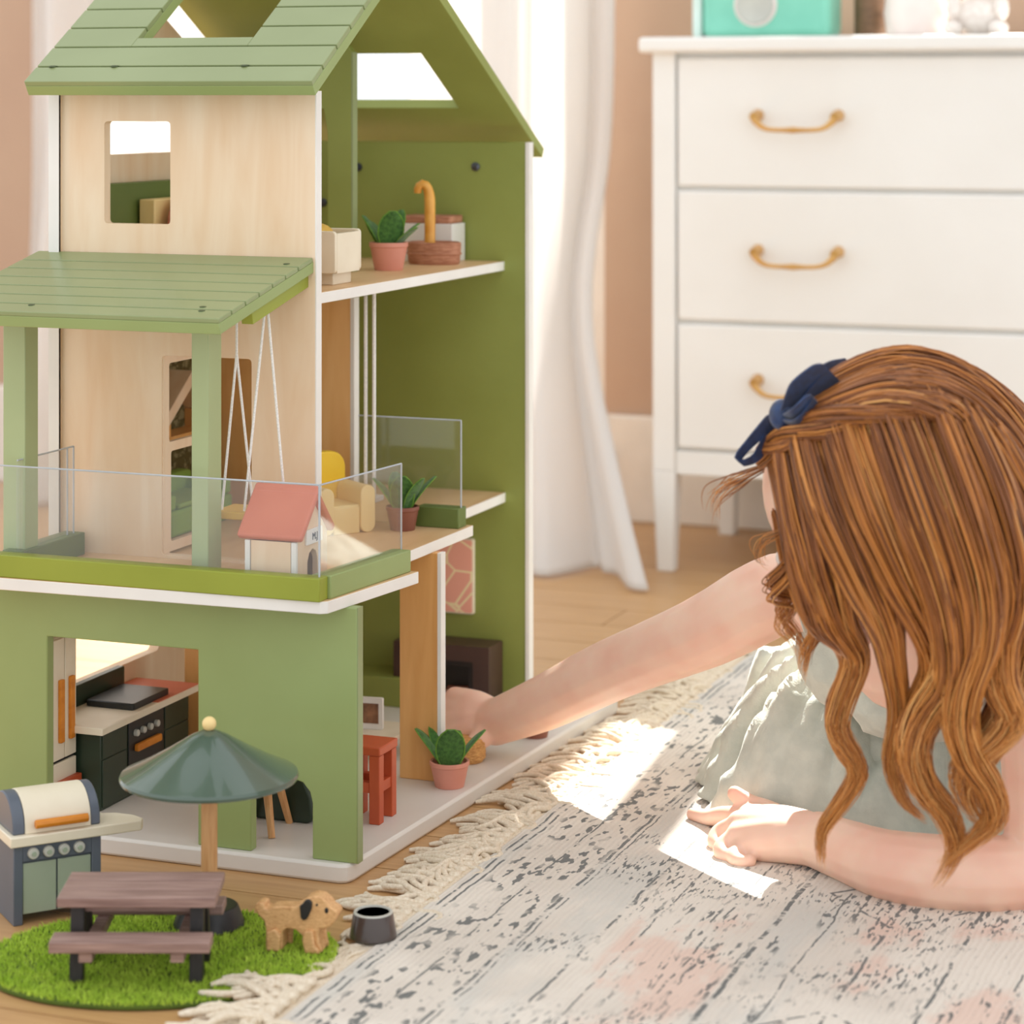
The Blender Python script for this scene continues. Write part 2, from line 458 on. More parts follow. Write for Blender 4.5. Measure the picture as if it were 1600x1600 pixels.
def thing(name, label, cat, loc=(0, 0, 0), rz=0, group=None, world=False):
    """Empty at the thing's base. world=True: its parts are written in room coordinates"""
    o = bpy.data.objects.new(name, None); COL.objects.link(o)
    o.empty_display_size = .02
    o.location = loc; o.rotation_euler = (0, 0, rz)
    o['_org'] = tuple(loc) if world else (0, 0, 0)
    return tag(o, label, cat, group)

def copy_tree(o, parent=None):
    c = o.copy(); COL.objects.link(c); c.parent = parent
    for ch in list(o.children): copy_tree(ch, c)
    return c

def struct(name, mb, mat, **k):
    return tag(mb.build(name, mat, **k), None, kind='structure')

def rrect(x0, x1, y0, y1, r, n=4):
    p = []
    for cx, cy, a0 in ((x1 - r, y1 - r, 0), (x0 + r, y1 - r, 90), (x0 + r, y0 + r, 180), (x1 - r, y0 + r, 270)):
        for i in range(n + 1):
            a = math.radians(a0 + 90 * i / n); p.append((cx + r * math.cos(a), cy + r * math.sin(a)))
    return p

def rect(x0, x1, y0, y1): return [(x0, y0), (x1, y0), (x1, y1), (x0, y1)]

def arch(x0, x1, y0, y1, r, n=6):
    """opening with rounded upper corners"""
    p = [(x0, y0), (x1, y0)]
    for cx, a0 in ((x1 - r, 0), (x0 + r, 90)):
        for i in range(n + 1):
            a = math.radians(a0 + 90 * i / n); p.append((cx + r * math.cos(a), y1 - r + r * math.sin(a)))
    return p

def smooth_path(pts, n):
    """Catmull-Rom through pts, n samples"""
    P = np.array(pts, float); m = len(P)
    Q = np.vstack([2 * P[0] - P[1], P, 2 * P[-1] - P[-2]])
    seg = np.linalg.norm(np.diff(P, axis=0), axis=1); cum = np.concatenate([[0], np.cumsum(seg)])
    out = []
    for s_ in np.linspace(0, cum[-1], n):
        i = min(int(np.searchsorted(cum, s_, side='right')) - 1, m - 2)
        t = (s_ - cum[i]) / max(seg[i], 1e-9)
        p0, p1, p2, p3 = Q[i], Q[i + 1], Q[i + 2], Q[i + 3]
        out.append(.5 * ((2 * p1) + (-p0 + p2) * t + (2 * p0 - 5 * p1 + 4 * p2 - p3) * t ** 2 + (-p0 + 3 * p1 - 3 * p2 + p3) * t ** 3))
    return np.array(out)

# ------------------------------------------------------------------ the room
WY = 4.08        # inner face of the back wall
fl = MB().box(-3.2, .9, .9, WY + .3, -.06, -.008)
floor = struct('floor', fl, 'floorwood')
# planks run along x; only the rows in view
k = 0
y = 1.50
plank_meshes = {}
while y < WY - .02:
    x = -3.1 + random.uniform(0, .5)
    x = -3.1 if x > -2.9 else x
    while x < .8:
        ln = random.choice((.8, 1.1, 1.4))
        x1 = min(x + ln, .85)
        if x1 - x > .1:
            o = MB().box(x, x1 - .002, y, y + .108, -.008, 0).build('plank', 'floorwood', floor)
        x = x1
    y += .110

# back wall with the tall curtained window behind the dollhouse and an unseen pane window above the dresser, shaped to cast the sun patches
W1 = (-2.36, -1.395, .12, 2.30)
W2 = (-1.105, -.585, 1.0, 1.885)
wb = MB().plate(rect(-3.2, .9, 0, 3.0), [rect(*W1), rect(*W2)], 'y', WY, WY + .12)
struct('wall_back', wb, 'wallp')
tag(MB().box(-1.395, .9, WY - .016, WY, 0, .182).build('baseboard_back', 'trim', bev=.004), None, kind='structure')
tag(MB().box(-3.2, -2.36, WY - .016, WY, 0, .182).build('baseboard_left', 'trim', bev=.004), None, kind='structure')
def window(n, w, mull, bars=()):
    x0, x1, z0, z1 = w
    t = .035
    o = struct('window_%d' % n, MB().plate(rect(x0, x1, z0, z1), [rect(x0 + t, x1 - t, z0 + t, z1 - t)], 'y', WY + .03, WY + .09), 'trim')
    for xm, hw in mull:
        MB().box(xm - hw, xm + hw, WY + .035, WY + .085, z0 + t, z1 - t).build('mullion', 'trim', o)
    xs = [x0 + t] + [v for xm, hw in mull for v in (xm - hw, xm + hw)] + [x1 - t]
    for a, b in zip(xs[::2], xs[1::2]):
        MB().box(a, b, WY + .058, WY + .062, z0 + t, z1 - t).build('pane', 'pane', o)
    MB().box(x0 - .02, x1 + .02, WY - .03, WY + .03, z0 - .025, z0).build('window_sill', 'trim', o)
    return o
window(1, W1, [(-1.55, .03)])
w2 = window(2, W2, [(-.948, .040)])
MB().box(-1.072, -.988, WY + .040, WY + .046, 1.66, 1.85).build('sun_block_panel', 'trim', w2)  # unseen panel added over the left pane to keep sun off the near rug

# sheer curtain: hangs close to the window, its lower end swept out into the room
def curtain(name, label, x0, x1, yc, amp, period, sweep, tail=0.0, seed=1):
    r = np.random.default_rng(seed)
    nx, nz = 220, 56
    xs = np.linspace(0, 1, nx); H_ = 2.35
    ph = np.cumsum(.6 + .8 * r.random(nx)); ph = ph / ph[-1] * (x1 - x0) / period * 2 * math.pi
    vs, fs = [], []
    for j in range(nz):
        t = j / (nz - 1); z = .006 + H_ * (1 - t) ** 1.35
        low = max(0, 1 - z / .62)
        for i in range(nx):
            u = xs[i]
            a = amp * (.8 + .4 * t) * (1 + .6 * low)
            pin = math.exp(-((z - .40) / .20) ** 2)
            x = x0 + (x1 - x0) * u + .012 * math.cos(ph[i]) - .03 * u * pin + tail * u ** 3 * low ** 2.4 + .5 * sweep * u * low ** 1.6 * .35
            yy = yc + a * math.sin(ph[i]) + .35 * a * math.sin(ph[i] * 2.3 + 1) - sweep * low ** 1.5 * (.55 + .45 * u)
            vs.append((x, yy, z))
    for j in range(nz - 1):
        for i in range(nx - 1):
            a = j * nx + i; fs.append((a, a + 1, a + nx + 1, a + nx))
    o = MB().add(vs, fs).build(name, 'curtain', smooth=180)
    sol = o.modifiers.new('cloth', 'SOLIDIFY'); sol.thickness = .0012
    return tag(o, label, 'curtain', 'sheer window curtains')
curtain('curtain', 'sheer white curtain hanging between dollhouse and dresser, tail on the floor', -1.72, -1.322, 3.94, .026, .105, .40, .13, 3)
curtain('curtain', 'sheer white curtain hanging behind the dollhouse at the far left', -2.47, -2.02, 3.94, .026, .12, .12, 0, 5)
tag(MB().tube([(-2.75, 3.94, 2.37), (-.98, 3.94, 2.37)], .012, 12).build('curtain_rod', 'brass'), 'slim brass curtain rod above the sheer curtains', 'curtain rod')
for o in [bpy.data.objects['curtain_rod']]:
    for x in (-2.7, -1.05):
        MB().box(x - .008, x + .008, 3.94, WY, 2.355, 2.372).build('bracket', 'brass', o)

# ------------------------------------------------------------------ rug
RX, RY0, RY1 = -.873, 1.30, 3.16
rug = thing('rug', 'cream and grey distressed woven rug with knotted fringe under the child', 'rug', (RX, 0, 0))
MB().box(0, 1.35, RY0, RY1, 0, .006).build('rug_pile', 'rug', rug, bev=.002)
MB().box(-.008, .001, RY0, RY1, 0, .0045).build('woven_edge', 'yarn', rug)
tas = []
for q in range(9):
    mb = MB()
    r = np.random.default_rng(100 + q)
    for s_ in range(4):
        n = 11; L_ = .062 + .03 * r.random(); ang = r.normal(0, .5); off = (s_ - 1.5) * .0048
        curl = r.normal(0, 30); a = math.pi + ang; x, yv = 0.0, off; pts = []
        hz = r.random() * .006
        for i in range(n):
            t = i / (n - 1)
            pts.append((x, yv, .0028 + hz * math.sin(math.pi * t) + .002 * (s_ % 2) * math.sin(math.pi * min(1, t * 1.6))))
            x += math.cos(a) * L_ / n; yv += math.sin(a) * L_ / n
            a += curl * L_ / n * (1 if i < 5 else -1.5)
        mb.tube(pts, [.0030 if i else .0036 for i in range(n - 1)] + [.0018], 7)
    mb.ball((-.004, 0, .0042), (.007, .008, .0042), 8, 6)
    tas.append(mb.mesh('tassel', 'yarn', 60))
MATC = (-1.032, 1.862)
y = RY0 + .01; i = 0
while y < RY1:
    o = bpy.data.objects.new('tassel', tas[random.randrange(9)]); COL.objects.link(o); o.parent = rug
    under = 1.838 < y < 2.005
    o.location = (-.006, y, .0045 if y < 1.838 and y > 1.74 else 0); o.rotation_euler = (0, 0, random.uniform(-.12, .12))
    o.scale = (.45, 1, .6) if under else (1, 1, 1)
    y += .0165

# ------------------------------------------------------------------ the dollhouse
HB = (-1.2, 2.4, 0)
dh = thing('dollhouse', 'tall sage green wooden dollhouse with maple facade, balcony and gabled roof', 'dollhouse', HB, world=True)
XL, XR, YF, YB = -1.340, -1.0545, 2.21, 2.72
ZB, ZS0, ZS, ZU0, ZU = .018, .2554, .267, .526, .537
def H(name, mb, mat, par=None, **k): return mb.build(name, mat, par or dh, **k)

H('base_board', MB().hexa([(-1.39, 2.10), (-.978, 2.10), (-.971, 2.104), (-.968, 2.112), (-.940, 2.80), (-1.39, 2.80)], 0, ZB), 'base', bev=.003)
# ground floor
fw = H('front_wall', MB().plate([(-1.36, ZB), (-1.294, ZB), (-1.294, .2035), (-1.129, .2035), (-1.129, ZB), (-1.0726, ZB)]
                  + [(-1.0726, .070), (-1.0700, .080), (-1.0630, .088), (-1.054, .0905), (-1.0275, .0905), (-1.0185, .088), (-1.0114, .080), (-1.0088, .070)]
                  + [(-1.0088, ZB), (-.963, ZB), (-.963, ZS0), (-1.36, ZS0)], [], 'y', 2.108, 2.120), 'sage', bev=.0012)
H('edge_strip', MB().box(-.963, -.9622, 2.1085, 2.1195, ZB, ZS0), 'sage_roof', fw)
# left wall, one board for all storeys, with window openings
H('left_wall', MB().plate([(2.1205, ZB), (YB, ZB), (YB, .66), (2.40, .83), (2.35, .83), (2.205, .735), (2.205, ZS0), (2.1205, ZS0)],
                          [rrect(2.135, 2.413, .124, .215, .006), rrect(2.26, 2.47, .668, .735, .006)], 'x', -1.352, XL), 'maple', bev=.001)
H('edge_strip', MB().box(-1.352, XL, 2.2046, 2.208, ZS, .736), 'white')
H('trim_panel', MB().box(XL, XL + .012, 2.225, 2.49, ZU, .638), 'moss', bev=.001)
gp = H('partition', MB().box(-1.0436, -1.0005, 2.391, 2.402, ZB, ZS0), 'oak', bev=.0008)
H('edge_strip', MB().box(-1.0005, -.9965, 2.3905, 2.4025, ZB, ZS0), 'white', gp)
H('partition', MB().box(-1.297, -1.205, 2.391, 2.402, ZB, ZS0), 'oak', bev=.0008)
bw = H('back_wall', MB().box(-1.352, -1.027, YB, YB + .012, ZB, .676), 'olive', bev=.0008)
H('edge_strip', MB().box(-1.027, -1.0225, YB - .001, YB + .013, ZB, .676), 'white', bw)
H('plinth', MB().box(XL, -1.13, YB - .055, YB, ZB, .052), 'olive', bev=.001)
# middle floor
H('middle_floor', MB().hexa([(-1.36, 2.062), (-.983, 2.070), (-.977, 2.075), (-.956, 2.237), (-1.010, 2.237), (-1.004, 2.499), (-1.052, 2.499), (-1.052, YB), (-1.36, YB)], ZS0, ZS), 'white', top='maple_floor', bev=.0008)
fac = H('facade', MB().plate([(XL, ZS), (XR, ZS), (XR, .735), (XL, .735)],
        [rrect(-1.2902, -1.2148, .6012, .7045, .004), rrect(-1.2242, -1.124, ZS + .003, .470, .004)], 'y', YF, YF + .012), 'maple', bev=.0008)
H('edge_strip', MB().box(XR, XR + .0012, YF, YF + .012, ZS, .735), 'white', fac)
leaf = H('door_leaf', MB().plate(rrect(YF + .001, YF + .098, ZS + .004, .470, .003),
        [rrect(YF + .012, YF + .088, .3815, .461, .003), rrect(YF + .016, YF + .086, .281, .372, .003)], 'x', -1.2285, -1.2225), 'maple', bev=.0005)
H('wallpaper', MB().box(XL, XL + .0015, 2.24, 2.62, ZS, ZU0), 'wallpaper')
H('partition', MB().box(XL, -1.149, 2.498, 2.510, ZS, ZU0), 'oak_lit', bev=.0008)
H('edge_strip', MB().box(-1.149, -1.1445, 2.4975, 2.5105, ZS, ZU0), 'white')
H('upper_floor', MB().box(XL, -1.0535, YF + .012, YB, ZU0, ZU), 'white', top='maple_floor', bev=.0008)
H('swing_beam', MB().box(-1.118, -1.104, 2.36, 2.60, ZU0 - .010, ZU0), 'moss', bev=.0008)
up = H('partition', MB().plate([(XL, ZU), (-1.302, ZU)] + [(-1.302, .70), (-1.297, .722), (-1.284, .737), (-1.262, .742), (-1.217, .742), (-1.196, .735), (-1.182, .717), (-1.177, .69)]
        + [(-1.177, ZU), (-1.148, ZU), (-1.148, .779), (-1.153, .786), (XL, .786)], [], 'y', 2.498, 2.510), 'olive', bev=.0008)
H('edge_strip', MB().box(-1.148, -1.1462, 2.498, 2.510, ZU, .778), 'sage_roof', up)
# rails around the balcony, set with acrylic panes
H('rail', MB().box(-1.347, -.9815, 2.066, 2.084, ZS, .2885), 'rail', bev=.001)
H('rail', MB().hexa([(-.9985, 2.084), (-.9785, 2.084), (-.962, 2.232), (-.982, 2.232)], ZS, .2885), 'sage', bev=.001)
H('rail', MB().box(-1.330, -1.3065, 2.084, 2.200, ZS, .2895), 'moss', bev=.001)
H('rail', MB().box(-1.0593, -1.0093, 2.470, 2.492, ZS, .2885), 'moss', bev=.001)
def pane(mb, edges):
    o = H('glass_panel', mb, 'acrylic')
    for e in edges: H('pane_edge', MB().tube(e, .0009, 6), 'acrylic_edge', o)
pane(MB().box(-1.345, -.986, 2.0735, 2.0765, .286, .373), [[(-1.345, 2.075, .373), (-.986, 2.075, .373)], [(-.986, 2.075, .286), (-.986, 2.075, .373)]])
pane(MB().hexa([(-.9895, 2.080), (-.9868, 2.080), (-.9705, 2.231), (-.9732, 2.231)], .286, .372),
     [[(-.988, 2.080, .372), (-.972, 2.231, .372)], [(-.988, 2.080, .286), (-.988, 2.080, .372)], [(-.972, 2.231, .286), (-.972, 2.231, .372)]])
pane(MB().box(-1.3155, -1.3125, 2.086, 2.19, .288, .377), [[(-1.314, 2.086, .377), (-1.314, 2.19, .377)], [(-1.314, 2.19, .288), (-1.314, 2.19, .377)], [(-1.314, 2.178, .288), (-1.314, 2.178, .377)]])
pane(MB().box(-1.131, -1.0105, 2.4785, 2.4815, .2675, .382), [[(-1.131, 2.48, .382), (-1.0105, 2.48, .382)], [(-1.0105, 2.48, .286), (-1.0105, 2.48, .382)]])
# porch posts and porch roof
PR0, PR1 = (2.012, .5285), (2.2095, .5722)       # top surface, front and rear (y, z)
H('porch_post', MB().box(-1.129, -1.111, 2.095, 2.122, ZS, .5345), 'post', bev=.001)
H('porch_post', MB().box(-1.336, -1.311, 2.095, 2.119, ZS, .5345), 'post', bev=.001)
def slope_fn(p0, p1):
    d = Vector((p1[0] - p0[0], p1[1] - p0[1])); ln = d.length; d /= ln
    nrm = Vector((-d.y, d.x)) * (1 if d.x > 0 else -1)
    return ln, (lambda x, t, h: (x, p0[0] + d.x * t + nrm.x * h, p0[1] + d.y * t + nrm.y * h))
ln, fn = slope_fn(PR0, PR1)
pr_ = H('porch_roof', MB().plate(rect(-1.366, -1.0565, 0, ln), [], 'z', -.0150, -.0045, fn=fn), 'sage', bev=.0006)
tt = [0, .026, .0545, .083, .1115, .140, .1685, ln]
for a, b in zip(tt, tt[1:]):
    H('plank', MB().plate(rect(-1.366, -1.0565, a + (.0011 if a else 0), b - .0011), [], 'z', -.0045, 0, fn=fn), 'sage_roof', pr_, bev=.0007)
H('porch_beam', MB().plate(rect(-1.0740, -1.0620, .075, ln - .001), [], 'z', -.0290, -.0152, fn=fn), 'rail', bev=.0006)
for x, t in ((-1.2655, .022), (-1.085, .022), (-1.090, .034), (-1.0735, .178)):
    p = fn(x, t, -.001); H('bolt', MB().lathe([(.0035, 0), (.0035, .0012), (.0022, .0016), (0, .0010)], 12, p), 'bolt_green', pr_)
# main roof: front slope with dormer opening, rear slope with skylight
RF0, RTOP, RR0 = (2.158, .7445), (2.392, .893), (2.800, .667)
lnf, ff = slope_fn(RF0, RTOP)
X0, X1 = -1.352, -1.0335
ta, tb = .083, .225
hx0, hx1 = -1.262, -1.131
rf = H('front_roof', MB().plate(rect(X0, X1, 0, lnf), [rect(hx0, hx1, ta, tb)], 'z', -.0165, -.0055, fn=ff), 'sage', bev=.0006)
tf = [0, .0285, .066, .104, .142, .180, .218, lnf]
for a, b in zip(tf, tf[1:]):
    a2, b2 = a + (.0013 if a else 0), b - .0013
    cut = max(a2, ta), min(b2, tb)
    if cut[1] - cut[0] < .004:
        segs = [(X0, X1, a2, b2)]
    else:
        segs = [(X0, hx0, a2, b2), (hx1, X1, a2, b2)]
        if cut[0] - a2 > .004: segs.append((hx0, hx1, a2, cut[0]))
        if b2 - cut[1] > .004: segs.append((hx0, hx1, cut[1], b2))
    for s_ in segs:
        H('plank', MB().plate(rect(*s_), [], 'z', -.0055, 0, fn=ff), 'sage_roof', rf, bev=.0007)
for x in (-1.333, -1.262, -1.117):
    H('bolt', MB().lathe([(.0042, 0), (.0042, .0012), (.003, .0018), (0, .0012)], 12, ff(x, .0285, -.001)), 'bolt_green', rf)
lnr, fr_ = slope_fn(RR0, RTOP)
rr = H('rear_roof', MB().plate(rect(X0, X1, 0, lnr), [rect(-1.30, -1.098, .122, .250)], 'z', -.012, 0, fn=fr_), 'olive', bev=.0008)
H('ridge_board', MB().box(X0, X1, RTOP[0] - .007, RTOP[0] + .007, RTOP[1] - .022, RTOP[1] + .002), 'sage')
for x, z in ((-1.0895, .647), (-1.241, .645), (-1.287, .602)):
    H('bolt', MB().lathe([(0, -.003), (.003, -.0028), (.0052, -.0018), (.0052, .001)], 14, (x, YB - .0002, z), 'y'), 'bolt', bw)

# ------------------------------------------------------------------ things in and around the dollhouse
def potted_plant(label, loc, pot, r, h, leaves, rz=0, group='little potted succulents'):
    t = thing('potted_plant', label, 'plant', loc, rz, group)
    MB().lathe([(r * .74, 0), (r * .97, h * .82), (r * 1.02, h * .84), (r * 1.02, h), (r * .9, h), (r * .86, h * .84), (0, h * .8)], 28).build('pot', pot, t, bev=.0004)
    for a, tilt, ln_, w in leaves:
        mb = MB(); n = 9
        prof = [.42, .70, .90, 1.0, 1.03, 1.0, .90, .68, .28]
        vs, fs = [], []
        th = w * .2
        for i in range(n):
            q = i / (n - 1); hw = w * prof[i]
            z = h * .72 + ln_ * q * math.cos(tilt + .25 * q); o_ = r * .28 + ln_ * q * math.sin(tilt + .25 * q)
            for sx, dy in ((-1, 0), (-.5, th), (0, th * 1.3), (.5, th), (1, 0), (.5, -th * .7), (0, -th), (-.5, -th * .7)):
                vs.append((sx * hw, o_ + dy + .10 * w * abs(sx), z))
        for i in range(n - 1):
            for k in range(8):
                fs.append((i * 8 + k, i * 8 + (k + 1) % 8, (i + 1) * 8 + (k + 1) % 8, (i + 1) * 8 + k))
        fs += [tuple(range(7, -1, -1)), tuple((n - 1) * 8 + k for k in range(8))]
        mb.add(vs, fs).xf(Matrix.Rotation(a, 4, 'Z'))
        lf = mb.build('leaf', 'felt', t, smooth=50)
        rim = [mb.v[i * 8] for i in range(n)] + [mb.v[i * 8 + 4] for i in range(n - 1, -1, -1)]
        MB().tube(rim, w * .06, 5).build('leaf_rim', 'felt_edge', lf)
    return t
PI = math.pi
Y21 = YAW
# leaf: heading about z (0 = away from viewer +y), tilt, length, half width
potted_plant('potted succulent in pink pot standing on the dollhouse upper floor', (-1.1200, 2.536, ZU), 'pinkpot', .0212, .031,
             [(PI + .25, .08, .046, .0140), (1.35, .30, .044, .0105), (.9, .4, .040, .010), (-.5, .20, .048, .010), (-1.5, .50, .040, .0095), (-2.1, .62, .040, .0080)], Y21)
potted_plant('potted succulent in pink pot at the edge of the dollhouse base', (-.9830, 2.381, ZB), 'pinkpot', .0202, .0265,
             [(PI + .1, .05, .046, .0145), (1.3, .42, .048, .0095), (.7, .3, .046, .0095), (-1.35, .45, .048, .0080), (-.3, .35, .038, .0085)], Y21)
potted_plant('potted succulent in brown pot behind the balcony glass', (-1.0640, 2.446, ZS), 'brownpot', .0175, .0255,
             [(PI, .08, .044, .0125), (-1.4, .42, .048, .0095), (1.4, .38, .044, .010), (.4, .2, .044, .010), (-2.3, .3, .046, .009)], Y21)
potted_plant('brown pot on the base beyond the reaching hand', (-.9700, 2.600, ZB), 'brownpot', .018, .028,
             [(PI, .35, .020, .008), (1.0, .4, .020, .008), (-1.2, .45, .020, .008)], Y21)

# wooden stool
def stool(loc, label):
    t = thing('stool', label, 'stool', loc)
    MB().box(-.022, .022, -.022, .022, .067, .0755).build('seat', 'rust', t, bev=.0012)
    for sx in (-1, 1):
        for sy in (-1, 1):
            MB().hexa([(sx * .0155 - .0056, sy * .0155 - .0056), (sx * .0155 + .0056, sy * .0155 - .0056), (sx * .0155 + .0056, sy * .0155 + .0056), (sx * .0155 - .0056, sy * .0155 + .0056)], 0, .067).build('leg', 'rust', t, bev=.0008)
        MB().box(sx * .0155 - .0042, sx * .0155 + .0042, -.011, .011, .030, .040).build('stretcher', 'rust', t)
        MB().box(-.011, .011, sx * .0155 - .0042, sx * .0155 + .0042, .030, .040).build('stretcher', 'rust', t)
    return t
stool((-1.0150, 2.2490, ZB), 'rust red square stool on the dollhouse ground floor')

# side table with picture frame behind the doorway
t = thing('side_table', 'low cream side table behind the stool', 'table', (-1.115, 2.470, ZB))
MB().box(-.05, .045, -.03, .03, .0235, .0285).build('table_top', 'cream', t, bev=.0008)
for sx in (-.044, .039):
    for sy in (-.024, .024):
        MB().box(sx - .003, sx + .003, sy - .003, sy + .003, 0, .0235).build('leg', 'cream', t)
t = thing('picture_frame', 'small white standing picture frame on the low table', 'picture frame', (-1.1085, 2.462, ZB + .0286), Y21 - .25)
MB().plate(rrect(-.014, .014, 0, .034, .0015), [rect(-.0095, .0095, .006, .028)], 'y', -.0025, .0025).build('frame', 'white', t, bev=.0005)
MB().box(-.0096, .0096, -.0005, .002, .0059, .0281).build('photo', 'photo', t)
MB().box(-.003, .003, .0025, .012, 0, .004).build('stand', 'white', t)

# fireplace and print on the back wall
t = thing('fireplace', 'dark brown toy fireplace against the green back wall', 'fireplace', (-1.115, 2.694, ZB), world=False)
MB().plate(rrect(-.060, .060, 0, .076, .002), [rrect(-.040, .040, .006, .058, .002)], 'y', -.020, .024).build('mantel', 'fire', t, bev=.001)
MB().plate(rrect(-.0405, .0405, .0055, .0605, .002), [rrect(-.033, .033, .008, .052, .001)], 'y', -.016, -.004).build('inner_frame', 'fire_in', t, bev=.0006)
MB().box(-.040, .040, .006, .022, .006, .060).build('fire_back', 'fire_in', t)
for i, (x, a) in enumerate(((-.012, .3), (.006, -.4), (.016, .2))):
    MB().tube([(x - .014, -.002, .012 + .004 * i), (x + .014, -.002 + .006 * a, .013 + .004 * i)], .0045, 8).build('log', 'brownpot', t)
pt = thing('wall_print', 'pink leaf print panel hung on the green wall', 'picture', (-1.1180, YB, .122))
MB().plate(rrect(-.032, .028, 0, .089, .003), [], 'y', -.006, -.0004).build('panel', 'cream', pt, bev=.0008)
MB().plate(rrect(-.0300, .0260, .002, .087, .0025), [], 'y', -.0066, -.0060).build('print', 'print', pt)

t = thing('rattan_pouf', 'small woven rattan pouf behind the pink potted plant', 'pouf', (-1.0025, 2.478, ZB))
MB().lathe([(.016, 0), (.019, .004), (.0195, .020), (.017, .025), (0, .026)], 24).build('body', 'rattan', t)
for i in range(4):
    MB().lathe([(.0196, .004 + .0045 * i), (.0202, .0062 + .0045 * i), (.0196, .0084 + .0045 * i)], 24).build('band', 'rattan', t)

# table with splayed legs and dark lounge seat seen through the arch
t = thing('round_table', 'small round table with splayed beech legs behind the arch', 'table', (-1.098, 2.176, ZB))
MB().lathe([(0, .062), (.036, .062), (.038, .064), (.038, .068), (.036, .070), (0, .070)], 32).build('table_top', 'beech', t)
for a in (-.75, 1.0, 2.3, 3.9):
    MB().tube([(.015 * math.cos(a), .015 * math.sin(a), .063), (.034 * math.cos(a), .034 * math.sin(a), 0)], [.0048, .0034], 10).build('leg', 'beech', t)
t = thing('lounge_seat', 'dark green rounded lounge seat behind the arch', 'chair', (-1.087, 2.228, ZB))
MB().plate([(-.032, 0), (.026, 0), (.032, .006), (.030, .026), (.022, .044), (.008, .054), (-.032, .056)], [], 'y', -.022, .022).build('body', 'darkgreen', t, bev=.003)
MB().plate([(-.026, .056), (.004, .0545), (-.004, .068), (-.026, .072)], [], 'y', -.020, .020).build('backrest', 'darkgreen', t, bev=.002)

# fridge
t = thing('toy_fridge', 'cream toy fridge with orange handles inside the kitchen', 'fridge', (-1.317, 2.1455, ZB))
MB().box(-.020, .0165, -.0215, .0215, 0, .178).build('body', 'cream', t, bev=.0015)
for y0, y1 in ((-.0215, -.0008), (.0008, .0215)):
    d = MB().box(.0165, .0200, y0, y1, .058, .177).build('door', 'cream', t, bev=.0008)
    yc = (y0 + y1) / 2 + (.002 if y0 < 0 else -.001)
    MB().plate(rrect(yc - .0038, yc + .0038, .075, .137, .0012), [], 'x', .0200, .0235).build('handle', 'orange_wood', d, bev=.0005)
d = MB().box(.0165, .0200, -.0215, .0215, .001, .055).build('drawer', 'cream', t, bev=.0008)
MB().plate(rrect(-.019, .023, .029, .038, .0012), [], 'x', .0200, .0255).build('handle', 'rust', d, bev=.0005)
MB().box(.0150, .0170, -.0212, .0212, .055, .058).build('gap_strip', 'black', t)

# kitchen counter
t = thing('kitchen_counter', 'dark green toy kitchen counter with stove along the wall', 'kitchen counter', (-1.305, 2.262, ZB))
MB().box(-.034, .033, -.090, .092, 0, .079).build('body', 'darkgreen', t, bev=.001)
MB().box(-.034, .043, -.104, .098, .079, .0865).build('counter_top', 'cream', t, bev=.001)
ct = MB().box(-.033, .0425, .010, .0975, .0865, .0872).build('counter_inlay', 'terracotta', t)
MB().plate(rrect(-.085, .060, .0865, .1085, .002), [], 'x', -.034, -.026).build('backsplash', 'darkgreen', t, bev=.0008)
MB().plate(rrect(-.020, .036, -.030, .045, .003), [], 'z', .0866, .0935).build('hob', 'stove_black', t, bev=.001)
sv = MB().box(.033, .0345, -.037, .036, .004, .076).build('stove_front', 'stove_black', t, bev=.0005)
for y_ in (-.024, -.010, .004, .018):
    MB().lathe([(.0035, 0), (.0035, .0035), (.0028, .0042), (0, .0042)], 14, (.0345, y_, .063), 'x').build('knob', 'silver', sv)
MB().plate(rrect(-.026, .024, .044, .0515, .002), [], 'x', .0345, .0395).build('handle', 'orange_wood', sv, bev=.001)
for a, b in ((-.088, -.040), (.039, .090)):
    for z0, z1 in ((.003, .050), (.0515, .077)):
        MB().box(.033, .0342, a, b, z0, z1).build('door' if z0 < .01 else 'drawer', 'darkgreen', t, bev=.0005)

# sofa and gable shelf seen through the door panes
t = thing('toy_sofa', 'green toy sofa behind the open dollhouse door', 'sofa', (-1.300, 2.375, ZS))
MB().box(-.034, .034, -.070, .070, 0, .028).build('seat', 'sofa', t, bev=.004)
MB().box(-.036, -.016, -.070, .070, .028, .052).build('backrest', 'sofa', t, bev=.004)
for s_ in (-1, 1): MB().box(-.034, .032, s_ * .062 - .008, s_ * .062 + .008, .028, .044).build('armrest', 'sofa', t, bev=.003)
MB().box(-.016, .034, -.052, .052, .0285, .034).build('cushion', 'sofa', t, bev=.002)
t = thing('gable_shelf', 'house shaped wooden gable shelf on the wallpapered wall', 'shelf', (XL + .0016, 2.425, .362))
MB().plate([(-.055, .012), (0, .052), (.055, .012), (.055, .028), (0, .068), (-.055, .028)], [], 'x', 0, .034).build('gable_roof', 'maple', t, bev=.0008)
for s_ in (-1, 1): MB().box(0, .030, s_ * .046 - .003, s_ * .046 + .003, .0, .020).build('side_panel', 'oak', t)
MB().box(0, .030, -.046, .046, -.004, 0).build('shelf_board', 'oak', t)

